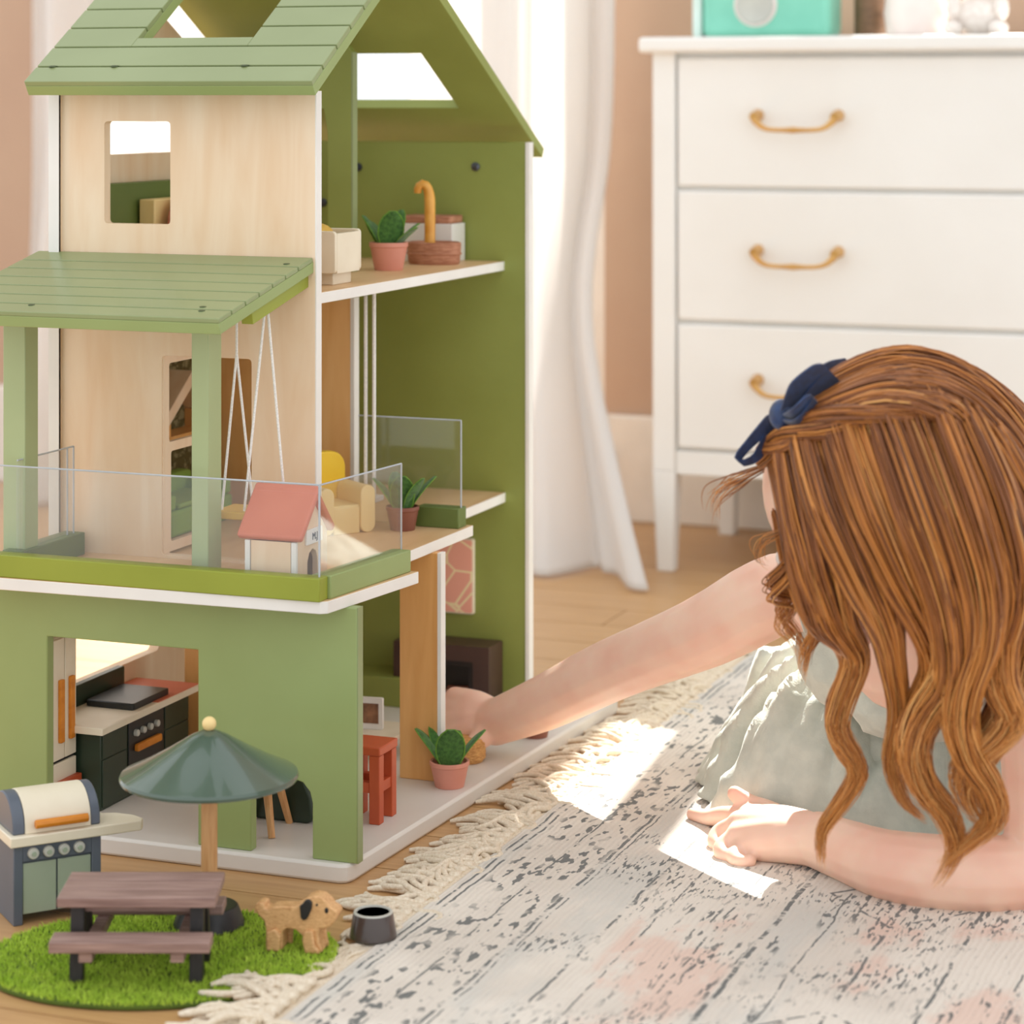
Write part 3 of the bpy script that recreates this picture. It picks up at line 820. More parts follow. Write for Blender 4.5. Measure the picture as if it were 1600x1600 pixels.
# yellow armchair on the middle floor
t = thing('armchair', 'yellow and sand toy armchair behind the doghouse', 'armchair', (-1.134, 2.418, ZS), .95)
MB().box(-.022, .022, -.030, .026, .004, .030).build('seat', 'sand', t, bev=.002)
MB().plate(rrect(-.027, .027, .010, .081, .018, 6), [], 'y', .018, .030).build('backrest', 'yellow', t, bev=.0015)
for s_ in (-1, 1):
    x0, x1 = (.016, .034) if s_ > 0 else (-.034, -.016)
    MB().plate(rrect(x0, x1, 0, .050, .0085, 5), [], 'y', -.034, .018).build('armrest', 'sand', t, bev=.0012)
MB().box(-.016, .016, -.032, -.022, 0, .028).build('front_panel', 'sand', t, bev=.001)

# hanging white swing under the upper floor
t = thing('hanging_swing', 'small white swing hanging by ropes behind the armchair', 'swing', (-1.111, 2.462, .292), world=False)
MB().box(-.012, .012, -.014, .014, 0, .006).build('seat', 'white', t, bev=.001)
for sx in (-.0035, .0065):
    MB().tube([(sx, 0, .005), (sx, 0, ZU0 - .0095 - .292)], .0021, 8).build('rope', 'rope', t)

# yellow swing under the porch roof
t = thing('porch_swing', 'mustard yellow board swing on white ropes under porch roof', 'swing', (-1.093, 2.150, .325), world=False)
MB().box(-.033, .036, -.020, .026, 0, .0075).build('seat', 'mustard', t, bev=.0012)
for ax, f1, f2 in (((-.0185, .004, .218), (-.027, -.010, .0085), (-.004, .010, .0085)), ((.0135, .004, .216), (-.003, -.010, .0085), (.031, .010, .0085))):
    a = Vector(ax)
    jn = Vector((a.x, a.y, a.z - (.062 if ax[0] < 0 else .002)))
    if ax[0] < 0: MB().tube([a, jn], .0013, 7).build('rope', 'rope', t)
    for f_ in (f1, f2):
        MB().tube([jn, Vector(f_), Vector(f_) - Vector((0, 0, .004))], .0013, 7).build('rope', 'rope', t)

# doghouse on the balcony
t = thing('doghouse', 'toy doghouse with terracotta roof in the balcony corner', 'doghouse', (-1.0435, 2.126, ZS))
dbx, dby = .0265, .032
MB().plate([(-dby, 0), (-.011, 0), (-.011, .026), (-.007, .034), (0, .037), (.007, .034), (.011, .026), (.011, 0), (dby, 0), (dby, .050), (0, .084), (-dby, .050)], [], 'x', .0205, dbx).build('front_wall', 'maple', t, bev=.0006)
MB().plate([(-dby, 0), (dby, 0), (dby, .050), (0, .084), (-dby, .050)], [], 'x', -dbx, -.0205).build('rear_wall', 'maple', t, bev=.0006)
for s_ in (-1, 1):
    MB().box(-.0205, .0205, s_ * dby - .003, s_ * dby + .003, 0, .048).build('side_wall', 'maple', t)
for sx in (-1, 1):
    MB().box(sx * .0240 - .0026, sx * .0240 + .0026, -dby - .0036, -dby - .0004, 0, .048).build('corner_trim', 'white', t)
for s_ in (-1, 1):
    l2, f2 = slope_fn((s_ * .0385, .0525), (0, .0935))
    MB().plate(rrect(-.0345, .0325, 0, l2 + (.004 if s_ < 0 else 0), .003), [], 'z', -.0065, 0, fn=f2).build('roof_panel', 'terracotta', t, bev=.0016)
sg = MB().plate(rrect(-.017, .017, .0425, .0565, .0012), [], 'x', dbx, dbx + .0022).build('sign', 'white', t, bev=.0004)
def letters(txt, size, mat, parent, mtx, name='lettering', ext=.0002):
    c = bpy.data.curves.new(name, 'FONT'); c.body = txt; c.size = size; c.extrude = ext; c.align_x = 'CENTER'
    o = bpy.data.objects.new(name, c); COL.objects.link(o)
    bpy.context.view_layer.update()
    me = bpy.data.meshes.new_from_object(o.evaluated_get(bpy.context.evaluated_depsgraph_get()))
    bpy.data.objects.remove(o)
    me.transform(mtx); me.materials.clear(); me.materials.append(MT[mat])
    q = bpy.data.objects.new(name, me); COL.objects.link(q); q.parent = parent
    return q
letters('M.J', .0095, 'slate', sg, Matrix.Translation((dbx + .0025, .0, .0463)) @ Matrix.Rotation(PI / 2, 4, 'Z') @ Matrix.Rotation(PI / 2, 4, 'X'))

# upper floor: bed, crate, basket, box
t = thing('toy_bed', 'cream toy bed with rose pillow behind the facade window', 'bed', (-1.270, 2.394, ZU))
MB().box(-.055, -.036, -.052, .080, 0, .083).build('headboard', 'sand', t, bev=.0015)
MB().box(-.036, .05, -.045, .075, .008, .030).build('mattress', 'cream', t, bev=.003)
pl = MB().ball((-.022, -.014, .056), (.011, .030, .030), 18, 12).build('pillow', 'pillow', t)
MB().box(-.010, .004, -.044, .004, .030, .060).build('cushion', 'pinkpot', t, bev=.003)
for sx in (-.028, .042):
    for sy in (-.037, .067): MB().box(sx - .004, sx + .004, sy - .004, sy + .004, 0, .008).build('leg', 'sand', t)
t = thing('toy_crate', 'cream crate on a foot holding yellow bedding, on upper floor', 'crate', (-1.104, 2.332, ZU))
MB().box(-.022, .022, -.022, .022, 0, .0125).build('foot', 'cream', t, bev=.001)
MB().plate(rrect(-.029, .029, .0125, .0555, .004), [], 'y', -.032, -.027).build('front_panel', 'cream', t, bev=.0008)
MB().plate(rrect(-.029, .029, .0125, .0555, .004), [], 'y', .027, .032).build('rear_panel', 'cream', t, bev=.0008)
for s_ in (-1, 1): MB().box(s_ * .0265 - .0025, s_ * .0265 + .0025, -.027, .027, .0125, .053).build('side_panel', 'cream', t)
MB().ball((-.006, 0, .046), (.017, .024, .016), 16, 10).build('bedding', 'mustard', t)
t = thing('toy_basket', 'oval brown basket on the upper floor beside the pink pot', 'basket', (-1.1125, 2.648, ZU))
o = MB().lathe([(.029, 0), (.031, .003), (.0315, .0115), (.030, .0118), (.032, .0122), (.0325, .0245), (.030, .0255), (.028, .020), (0, .018)], 32, sy=.75).build('body', 'basket', t)
MB().lathe([(.0318, .0108), (.0330, .0116), (.0330, .0128), (.0318, .0136)], 32, sy=.75).build('seam', 'basket', o)
pts = smooth_path([(0, 0, 0), (0, 0, .045), (-.0005, 0, .060), (-.0035, 0, .0705), (-.009, 0, .0735), (-.0135, 0, .0690), (-.0140, 0, .0630)], 22)
tag(MB().tube(pts, [.0062] * 14 + [.006, .0058, .0056, .0054, .0052, .005, .0046, .004], 12).xf(Matrix.Translation((-1.1135, 2.638, ZU + .0186)) @ Matrix.Rotation(Y21, 4, 'Z')).build('walking_cane', 'cane'),
    'amber cane with hooked handle standing in the brown basket', 'cane')
t = thing('lidded_box', 'white box with brown lid behind the basket and cane', 'box', (-1.1340, 2.697, ZU))
MB().box(-.032, .032, -.020, .020, 0, .0445).build('body', 'white', t, bev=.0008)
MB().plate(rrect(-.033, .030, -.020, .020, .004), [], 'z', .0445, .0535).build('lid', 'basket', t, bev=.0015)

# ------------------------------------------------------------------ yard: mat, picnic table, parasol, grill, dog, bowl
t = thing('grass_mat', 'oval green artificial grass mat under the picnic table', 'mat', (*MATC, .0015), Y21 + .10)
prof = [(1.0, 0), (1.0, .0022), (.99, .003), (0, .003)]
MB().lathe([(r * 0.150, h) for r, h in prof], 72, sy=.79).build('backing', 'matbase', t)
n_ = 26000
rr_ = np.sqrt(rng.random(n_)) * .1495; aa = rng.random(n_) * 2 * PI
px_, py_ = rr_ * np.cos(aa), rr_ * np.sin(aa) * .79
hh = .0028 + .0022 * rng.random(n_); ww = .0006; th_ = rng.random(n_) * PI
dx_, dy_ = ww * np.cos(th_), ww * np.sin(th_); lx, ly = rng.normal(0, .0013, n_), rng.normal(0, .0013, n_)
V_ = np.empty((n_, 3, 3))
V_[:, 0] = np.stack([px_ - dx_, py_ - dy_, np.full(n_, .0028)], 1)
V_[:, 1] = np.stack([px_ + dx_, py_ + dy_, np.full(n_, .0028)], 1)
V_[:, 2] = np.stack([px_ + lx, py_ + ly, .0028 + hh], 1)
me = bpy.data.meshes.new('grass_pile')
me.from_pydata(V_.reshape(-1, 3).tolist(), [], np.arange(n_ * 3).reshape(-1, 3).tolist())
me.materials.append(MT['grass'])
o = bpy.data.objects.new('grass_pile', me); COL.objects.link(o); o.parent = t; o['kind'] = 'stuff'

MZ = .0045
t = thing('picnic_table', 'mauve brown toy picnic table with bench on the grass mat', 'picnic table', (-1.027, 1.8174, MZ), Y21)
for y0, y1 in ((-.0290, -.0062), (-.0056, .0172), (.0178, .0405)):
    MB().box(-.064, .0655, y0, y1, .0630, .0715).build('table_plank', 'mauve_wood', t, bev=.0012)
MB().box(-.052, .052, .016, .022, .054, .0628).build('apron', 'mauve_wood', t)
MB().box(-.052, .052, -.012, -.006, .055, .0628).build('apron', 'mauve_wood', t)
for sx in (-1, 1):
    MB().hexa([(sx * .049 - .0055, -.0255), (sx * .049 + .0055, -.0255), (sx * .049 + .0055, -.0145), (sx * .049 - .0055, -.0145)], 0, .063,
              [(sx * .049 - .0055, -.0175), (sx * .049 + .0055, -.0175), (sx * .049 + .0055, -.0065), (sx * .049 - .0055, -.0065)]).build('leg', 'darkleg', t, bev=.0006)
    MB().hexa([(sx * .049 - .0055, .0215), (sx * .049 + .0055, .0215), (sx * .049 + .0055, .0325), (sx * .049 - .0055, .0325)], 0, .063,
              [(sx * .049 - .0055, .0095), (sx * .049 + .0055, .0095), (sx * .049 + .0055, .0205), (sx * .049 - .0055, .0205)]).build('leg', 'darkleg', t, bev=.0006)
    MB().box(sx * .037 - .0055, sx * .037 + .0055, -.050, .062, .0255, .0345).build('cross_beam', 'mauve_wood', t, bev=.0008)
MB().box(-.066, .064, -.055, -.029, .0345, .0440).build('bench_board', 'mauve_wood', t, bev=.0012)
MB().box(-.064, .064, .040, .066, .0345, .0430).build('bench_board', 'mauve_wood', t, bev=.0012)

UB = (-1.0296, 1.9433, 0.0045)
t = thing('parasol', 'glossy green toy parasol with beech pole and black base', 'parasol', UB)
MB().lathe([(.031, 0), (.0315, .0015), (.0255, .017), (.024, .0185), (.0095, .0185), (0, .0185)], 36).build('base', 'black', t, bev=.0008)
MB().tube([(0, 0, .0186), (0, 0, .150)], .0072, 16).build('pole', 'beech', t)
MB().lathe([(0, .129), (.06, .1275), (.074, .127), (.0775, .1285), (.0783, .131), (.0772, .1335), (.074, .135), (.058, .1425), (.036, .1545), (.016, .1665), (.007, .1705), (0, .1715)], 64).build('canopy', 'canopy', t, smooth=30)
MB().ball((0, 0, .1765), .0063, 18, 12).build('finial', 'sand', t)

def A2(p):
    c, s_ = math.cos(-.72), math.sin(-.72)
    return (p[0] - (.032 * c + .0315 * s_), p[1] - (.032 * s_ - .0315 * c), 0)
GB = A2((-1.1890, 1.8966, 0.0000))
t = thing('toy_grill', 'slate grey toy grill with cream lid and orange handle', 'grill', GB, -.72)
hw = .0400
MB().box(-.034, .032, -hw, -hw + .0085, 0, .070).build('side_panel', 'slate', t, bev=.0008)
MB().box(-.034, .032, hw - .0085, hw, 0, .070).build('side_panel', 'slate', t, bev=.0008)
MB().box(-.034, .0275, -hw + .0085, hw - .0085, .008, .070).build('body', 'slate', t)
pn = MB().box(.0275, .0315, -hw + .0085, hw - .0085, .0555, .070).build('control_panel', 'slate', t, bev=.0005)
for y_ in (-.0225, -.0085, .0055, .0195):
    kb = MB().lathe([(.0050, 0), (.0050, .003), (.0042, .0042), (0, .0042)], 18, (.0315, y_, .0625), 'x').build('knob', 'silver', pn)
    MB().lathe([(.0022, 0), (.0020, .0012), (0, .0012)], 12, (.0357, y_, .0625), 'x').build('cap', 'greygreen', kb)
for a, b in ((-hw + .0090, -.0008), (.0008, hw - .0090)):
    MB().box(.0275, .0302, a, b, .009, .0535).build('door', 'greygreen', t, bev=.0005)
MB().plate([(-.040, -hw - .004), (.037, -hw - .004), (.037, hw + .004), (.037, hw + .036), (.030, hw + .040), (.016, hw + .036), (.002, hw + .024), (-.006, hw + .006), (-.040, hw + .004)], [], 'z', .0702, .0792).build('counter', 'cream', t, bev=.001)
def dome(x0, x1, r, y0, y1):
    pts = [(x1, .0794)]
    for i in range(13):
        a = math.radians(8 + 164 * i / 12)
        pts.append(((x0 + x1) / 2 + (x1 - x0) / 2 * math.cos(a), .0835 + r * math.sin(a)))
    pts.append((x0, .0794))
    return MB().plate([(x, z) for x, z in pts], [], 'y', y0, y1)
dome(-.032, .0300, .0275, -hw, -hw + .011).build('lid_end', 'slate', t, bev=.0012)
dome(-.032, .0300, .0275, hw - .009, hw).build('lid_end', 'slate', t, bev=.0012)
lid = dome(-.030, .0310, .0284, -hw + .011, hw - .009).build('lid', 'cream', t, bev=.0006)
MB().tube([(.0345, -.021, .0880), (.0345, .027, .0880)], .0040, 8).build('handle', 'orange_wood', lid, bev=.0006)

# wooden dog: cut from one board, legs of either side splayed a little
DG = (-0.9287, 1.9156, 0.0050)
t = thing('toy_dog', 'carved wooden toy dog with black ears on the grass mat', 'toy dog', DG, .16)
side = [(-.026, 0), (-.0145, 0), (-.0125, .002), (-.0130, .0165), (-.0085, .0195), (-.001, .0190), (.0045, .0145), (.0080, .004), (.009, 0), (.0205, 0), (.0225, .002), (.0222, .005), (.0195, .009), (.0190, .0170),
        (.0200, .0215), (.0235, .0215), (.0290, .0235), (.0335, .0285), (.0362, .0345), (.0350, .0375), (.0300, .0400), (.0270, .0440), (.0215, .0482), (.0150, .0490), (.0085, .0465), (.0035, .0415), (-.002, .0385), (-.015, .0380),
        (-.0215, .0372), (-.0252, .0345), (-.0285, .0355), (-.0290, .0390), (-.0330, .0402), (-.0366, .0385), (-.0372, .0345), (-.0345, .0295), (-.0290, .0245), (-.0275, .018), (-.0275, .003)]
side = [(x, z) for x, z in side]
b = MB().plate(side, [], 'y', -.0085, .0085)
body = b.build('body', 'dog_wood', t, bev=.0028, seg=3, smooth=60)
MB().plate([(-.026, .0005), (-.0140, .0005), (-.0135, .014), (-.0180, .020), (-.026, .016)], [], 'y', -.0125, -.0075).build('leg', 'dog_wood', t, bev=.0018, seg=3, smooth=60)
MB().plate([(.008, .0005), (.0210, .0005), (.0205, .004), (.0165, .008), (.0150, .0205), (.008, .0200), (.0055, .012)], [], 'y', -.0125, -.0075).build('leg', 'dog_wood', t, bev=.0018, seg=3, smooth=60)
MB().plate([(-.0205, .0005), (-.0090, .0005), (-.0085, .016), (-.020, .018)], [], 'y', .0075, .0125).build('leg', 'dog_wood', t, bev=.0018, seg=3, smooth=60)
MB().plate([(.0125, .0005), (.0235, .0005), (.0220, .007), (.0200, .018), (.0130, .019)], [], 'y', .0075, .0125).build('leg', 'dog_wood', t, bev=.0018, seg=3, smooth=60)
ear = [(.0030, .0405), (.0055, .0420), (.0080, .0455), (.0115, .0462), (.0140, .0435), (.0135, .0385), (.0115, .0335), (.0095, .0295), (.0065, .0280), (.0040, .0300), (.0035, .0355)]
for s_ in (-1, 1):
    MB().plate(ear, [], 'y', s_ * .0078, s_ * .0112).build('ear', 'black', t, bev=.001)
    MB().lathe([(.0011, 0), (.0011, .0003), (0, .0005)] if s_ > 0 else [(0, -.0005), (.0011, -.0003), (.0011, 0)], 10, (.0178, s_ * .0084, .0415), 'y').build('eye', 'black', t)
    MB().ball((.0262, s_ * .0080, .0372), (.0019, .0012, .0028), 12, 8).build('nose', 'black', t)

t = thing('dog_bowl', 'dark brown round dog bowl on the edge of the rug', 'bowl', (-0.8814, 1.9626, 0.0068))
MB().lathe([(.0195, 0), (.0205, .0008), (.0172, .0205), (.0165, .0215), (.0145, .0215), (.0140, .0205), (.0125, .008), (0, .0065)], 40).build('bowl_body', 'bowl', t, smooth=30)
MB().lathe([(.0141, .0208), (.0148, .0220), (.0164, .0220), (.0171, .0208)], 40).build('rim', 'silver', t)

# ------------------------------------------------------------------ dresser and what stands on it
DX0, DX1, DY0, DY1 = -1.172, -.10, 3.655, 4.03
t = thing('dresser', 'white three drawer dresser with brass handles against the beige wall', 'dresser', ((DX0 + DX1) / 2, (DY0 + DY1) / 2, 0), world=True)
MB().box(DX0 - .018, DX1 + .018, DY0 - .018, DY1, .796, .820).build('top', 'dresser', t, bev=.006, seg=3)
for x in (DX0, DX1 - .036):
    for y_ in (DY0, DY1 - .036):
        MB().hexa([(x + .005, y_ + .005), (x + .031, y_ + .005), (x + .031, y_ + .031), (x + .005, y_ + .031)], 0, .155, rect(x, x + .036, y_, y_ + .036)).build('leg', 'dresser', t, bev=.002)
        MB().box(x, x + .036, y_, y_ + .036, .155, .798).build('post', 'dresser', t, bev=.002)
MB().box(DX0 + .036, DX1 - .036, DY0 + .014, DY1 - .01, .150, .798).build('carcass', 'dresser', t)
for x in (DX0 + .004, DX1 - .016): MB().box(x, x + .012, DY0 + .036, DY1 - .036, .155, .798).build('side_panel', 'dresser', t)
MB().box(DX0 + .036, DX1 - .036, DY0 + .004, DY0 + .014, .150, .187).build('apron', 'dresser', t, bev=.002)
def handle(par, xc, zc):
    o = MB().tube(smooth_path([(xc - .062, DY0 - .022, zc), (xc - .043, DY0 - .027, zc - .014), (xc, DY0 - .029, zc - .016), (xc + .043, DY0 - .027, zc - .014), (xc + .062, DY0 - .022, zc)], 17), [.0055, .005, .0042, .0036, .0034, .0034, .0034, .004, .005, .004, .0034, .0034, .0034, .0036, .0042, .005, .0055], 10).build('handle', 'brass', par)
    for s_ in (-1, 1):
        MB().tube([(xc + s_ * .062, DY0 + .002, zc + .006), (xc + s_ * .062, DY0 - .026, zc + .004)], [.0095, .0065], 12).build('mount', 'brass', o)
for z0, z1 in ((.592, .788), (.388, .585), (.192, .381)):
    d = MB().box(DX0 + .040, DX1 - .040, DY0 + .001, DY0 + .016, z0, z1).build('drawer', 'dresser', t, bev=.003)
    for xc in (-.943, -.325): handle(d, xc, z0 + .103)
TZ = .820
t = thing('mint_case', 'mint green case with round white badge on the dresser', 'case', (-1.020, 3.76, TZ), 0)
MB().box(-.092, .110, -.045, .045, 0, .105).build('body', 'mint', t, bev=.012, seg=3)
MB().box(-.108, -.093, -.043, .043, .001, .103).build('end_cap', 'mint_light', t, bev=.005)
bd = MB().lathe([(0, -.005), (.028, -.005), (.034, -.002), (.034, .002)], 36, (-.005, -.0455, .050), 'y').build('badge', 'porcelain', t)
MB().lathe([(.024, -.0062), (.027, -.0075), (.030, -.0058), (.027, -.004)], 36, (-.005, -.0455, .050), 'y').build('ring', 'silver', bd)
t = thing('wooden_canister', 'brown wooden canister between mint case and white vase', 'canister', (-.865, 3.79, TZ))
MB().lathe([(.022, 0), (.023, .003), (.023, .066), (.021, .069), (0, .069)], 28).build('body', 'walnut', t)
MB().lathe([(.0245, .0692), (.0245, .076), (.008, .080), (.008, .087), (0, .089)], 28).build('lid', 'walnut', t)
t = thing('white_vase', 'blush white ceramic vase beside the plush toy', 'vase', (-.788, 3.77, TZ))
MB().lathe([(.038, 0), (.044, .004), (.049, .035), (.046, .06), (.034, .082), (.031, .092), (.035, .098), (.031, .098), (.026, .090), (0, .086)], 36).build('body', 'porcelain', t)
t = thing('plush_toy', 'white plush toy sitting on the dresser beside the vase', 'plush toy', (-.690, 3.765, TZ))
MB().ball((0, 0, .032), (.038, .034, .032), 20, 14).build('torso', 'plush', t)
hd = MB().ball((0, -.008, .078), (.032, .030, .028), 20, 14).build('head', 'plush', t)
for s_ in (-1, 1):
    MB().ball((s_ * .023, 0, .100), (.012, .008, .013), 12, 8).build('ear', 'plush', hd)
    MB().ball((s_ * .034, -.034, .012), (.014, .026, .012), 14, 8).build('leg', 'plush', t)
    MB().ball((s_ * .035, -.018, .042), (.012, .016, .020), 14, 8).build('arm', 'plush', t)
    MB().ball((s_ * .012, -.0365, .082), .0032, 10, 6).build('eye', 'walnut', hd)
MB().ball((0, -.0375, .072), (.005, .004, .004), 10, 6).build('nose', 'pinkpot', hd)

# ------------------------------------------------------------------ the child
def A(*p): return np.array(p, float)
CR = A(math.cos(YAW), math.sin(YAW), 0); CF = A(-math.sin(YAW), math.cos(YAW), 0); CZ = A(0, 0, 1)
PO = (-0.5568, 2.8358, 0.0000)
person = thing('person', 'child in sage dress leaning on the rug, reaching into the dollhouse', 'person', PO, world=True)

body = MB()
def limb(pts, rad, n=14, steps=5):
    """tapered limb through the joints, with round ends"""
    P = smooth_path(pts, (len(pts) - 1) * steps + 1)
    R_ = np.interp(np.linspace(0, 1, len(P)), np.linspace(0, 1, len(rad)), rad)
    body.tube(P, list(R_), n)
    body.ball(P[0], R_[0], n, 10); body.ball(P[-1], R_[-1], n, 10)

# head: faces the dollhouse and looks down
HC = A(*(-0.4758, 2.0989, 0.3870))
FD = -CR * .80 + CF * .30 - CZ * .52; FD /= np.linalg.norm(FD)      # face direction
UPV = CZ - FD * FD.dot(CZ); UPV /= np.linalg.norm(UPV)              # crown direction
SD = np.cross(FD, UPV)
def hp(f_, s_, u_): return HC + FD * f_ + SD * s_ + UPV * u_
mb = MB().ball((0, 0, 0), (1, 1, 1), 28, 20)
mb.v = [tuple(hp(x * .098 - .008, y * .077, z * .090 + .012)) for x, y, z in mb.v]; body.add(mb.v, mb.f)
mb = MB().ball((0, 0, 0), (1, 1, 1), 24, 16)
mb.v = [tuple(hp(x * .068 + .024, y * .060, z * .072 - .036)) for x, y, z in mb.v]; body.add(mb.v, mb.f)      # jaw and cheeks
body.tube([hp(.085, 0, -.004), hp(.098, 0, -.022), hp(.106, 0, -.032)], [.006, .008, .0095], 10)             # nose
body.ball(hp(.103, 0, -.033), .0095, 10, 8)
for s_ in (-1, 1):
    body.ball(hp(.098, s_ * .008, -.036), .006, 8, 6)
    body.ball(hp(.052, s_ * .036, -.030), (.026, .026, .024), 12, 8)
    e_ = MB().ball((0, 0, 0), (1, 1, 1), 14, 10)
    e_.v = [tuple(hp(x * .016 - .004, s_ * (.076 + y * .007), z * .024 - .014)) for x, y, z in e_.v]; body.add(e_.v, e_.f)   # ears
body.tube([hp(.080, -.018, -.058), hp(.090, 0, -.057), hp(.080, .018, -.058)], [.004, .0075, .004], 8)
body.ball(hp(.070, 0, -.086), .020, 12, 8)                                                                   # chin
# neck, shoulders, trunk
SL, SR_ = A(*(-0.6011, 2.3829, 0.2451)), A(*(-0.3604, 2.2503, 0.2754))
SM = (SL + SR_) / 2
limb([hp(-.035, 0, -.05), (hp(-.05, 0, -.09) + SM) / 2 + A(0, 0, .01), SM + A(0, 0, .004)], [.046, .040, .052])
limb([SL, SM + A(0, 0, .012), SR_], [.040, .052, .040])
PV = A(*(-0.5392, 2.7280, 0.0541))
limb([SM - A(0, 0, .03), SM * .6 + PV * .4 + A(0, 0, .02), PV], [.080, .086, .098], 18)
# legs tucked under the skirt
for kn, an in ((A(*(-0.5906, 2.4726, 0.0658)), A(*(-0.5868, 2.8382, 0.0128))), (A(*(-0.4105, 2.4774, 0.0803)), A(*(-0.4436, 2.8504, 0.0228)))):
    limb([PV, kn, an], [.075, .050, .032])
    limb([an, an + CF * .06 - CZ * .008, an + CF * .11 - CZ * .014], [.028, .024, .018])
# left arm, reaching into the dollhouse
limb([SL, (-0.6388, 2.3844, 0.2390), (-0.7134, 2.4040, 0.1947), (-0.8321, 2.4549, 0.1343), (-0.9131, 2.4827, 0.0884), (-0.9801, 2.5052, 0.0554)],
     [.040, .040, .036, .033, .032, .0295, .025])
for k_, kn in enumerate(((-1.0378, 2.5312, 0.0694), (-1.0411, 2.5246, 0.0594), (-1.0386, 2.5148, 0.0479), (-1.0309, 2.5071, 0.0365))):
    kn = A(*kn); w_ = A(*(-0.9782, 2.5059, 0.0568))
    limb([w_, (w_ + kn) / 2 + CZ * .002, kn], [.020, .019, .0135])
    limb([kn, kn - CR * .016 + CF * .004 - CZ * .009, kn - CR * .012 - CF * .012 - CZ * .022, kn + CR * .002 - CF * .012 - CZ * .024], [.0098, .0088, .0078, .0068], 10, 3)
limb([(-0.9829, 2.4934, 0.0497), (-0.9958, 2.4831, 0.0359), (-1.0086, 2.4782, 0.0304), (-1.0194, 2.4793, 0.0332)], [.014, .0115, .0095, .0075], 10, 3)
# right arm, upper arm upright and forearm lying on the rug
limb([SR_, (-0.3588, 2.2616, 0.1958), (-0.3582, 2.2726, 0.1012), (-0.3622, 2.2764, 0.0350)], [.040, .042, .038, .033])
limb([(-0.3582, 2.2726, 0.0308), (-0.4167, 2.2394, 0.0304), (-0.4857, 2.2365, 0.0311), (-0.5387, 2.2729, 0.0296), (-0.5709, 2.2927, 0.0307)], [.033, .0355, .0335, .0295, .0265])
WR = A(*(-0.5674, 2.2908, 0.0304))
for kn, r0 in (((-0.6531, 2.3468, 0.0274), .0150), ((-0.6558, 2.3244, 0.0270), .0150), ((-0.6523, 2.3075, 0.0209), .0145), ((-0.6430, 2.2971, 0.0151), .0140)):
    kn = A(*kn); limb([WR, (WR + kn) / 2 + CZ * .003, kn], [.0245, .0205, r0])
limb([(-0.6531, 2.3468, 0.0274), (-0.6835, 2.3673, 0.0225), (-0.7053, 2.3835, 0.0139), (-0.7272, 2.3987, 0.0108)], [.0125, .0098, .0088, .0068], 10, 4)
limb([(-0.6558, 2.3244, 0.0270), (-0.6778, 2.3298, 0.0170), (-0.6791, 2.3165, 0.0094), (-0.6668, 2.3094, 0.0078)], [.0125, .0098, .0088, .0072], 10, 4)
limb([(-0.6523, 2.3075, 0.0209), (-0.6660, 2.2979, 0.0136), (-0.6627, 2.2864, 0.0087), (-0.6508, 2.2845, 0.0093)], [.0122, .0096, .0086, .0070], 10, 4)
limb([(-0.6430, 2.2971, 0.0151), (-0.6497, 2.2806, 0.0105), (-0.6424, 2.2727, 0.0081), (-0.6329, 2.2742, 0.0099)], [.0115, .0088, .0080, .0066], 10, 4)
limb([(-0.6076, 2.3268, 0.0314), (-0.6382, 2.3579, 0.0334), (-0.6571, 2.3613, 0.0380), (-0.6725, 2.3608, 0.0467)], [.0165, .0125, .0105, .0080], 10, 4)

def remesh(mb, name, mat, parent, vox, iters, disp=None):
    o = mb.build(name, mat, parent, smooth=0)
    r = o.modifiers.new('remesh', 'REMESH'); r.mode = 'VOXEL'; r.voxel_size = vox
    s = o.modifiers.new('smooth', 'SMOOTH'); s.factor = .5; s.iterations = iters
    bpy.context.view_layer.update()
    me = bpy.data.meshes.new_from_object(o.evaluated_get(bpy.context.evaluated_depsgraph_get()))
    me.shade_smooth(); me.name = name
    o.modifiers.clear(); o.data = me
    if not me.materials: me.materials.append(MT[mat])
    return o
bo = remesh(body, 'body', 'skin', person, .0023, 6)
for s_ in (-1, 1):
    ey = MB().ball(hp(.083, s_ * .030, -.008), .0105, 14, 10).build('eye', 'eyewhite', person)
    MB().ball(hp(.0905, s_ * .0305, -.011), .0042, 10, 8).build('iris', 'iris', ey)
MB().tube([hp(.085, -.017, -.0585), hp(.0975, 0, -.0585), hp(.085, .017, -.0585)], [.001, .0028, .001], 8).build('lips', 'lip', person)

# dress: fitted bodice with a strap, and a crumpled skirt spread over the tucked legs
bod = MB()
def blimb(pts, rad, n=18, steps=6):
    P = smooth_path(pts, (len(pts) - 1) * steps + 1)
    R_ = np.interp(np.linspace(0, 1, len(P)), np.linspace(0, 1, len(rad)), rad)
    bod.tube(P, list(R_), n); bod.ball(P[0], R_[0], n, 10); bod.ball(P[-1], R_[-1], n, 10)
blimb([SM - A(0, 0, .045) + (PV - SM) * .12, SM * .6 + PV * .4 + A(0, 0, .02), PV], [.080, .093, .104])
blimb([SL * .62 + SM * .38 - A(0, 0, .045) + (PV - SM) * .1, SR_ * .62 + SM * .38 - A(0, 0, .045) + (PV - SM) * .1], [.050, .050])
for kn in (A(*(-0.5906, 2.4726, 0.0658)), A(*(-0.4105, 2.4774, 0.0803))):
    blimb([PV, PV * .5 + kn * .5 + A(0, 0, .006), kn], [.098, .078, .060])
bd_ = remesh(bod, 'bodice', 'dress', person, .0045, 10)
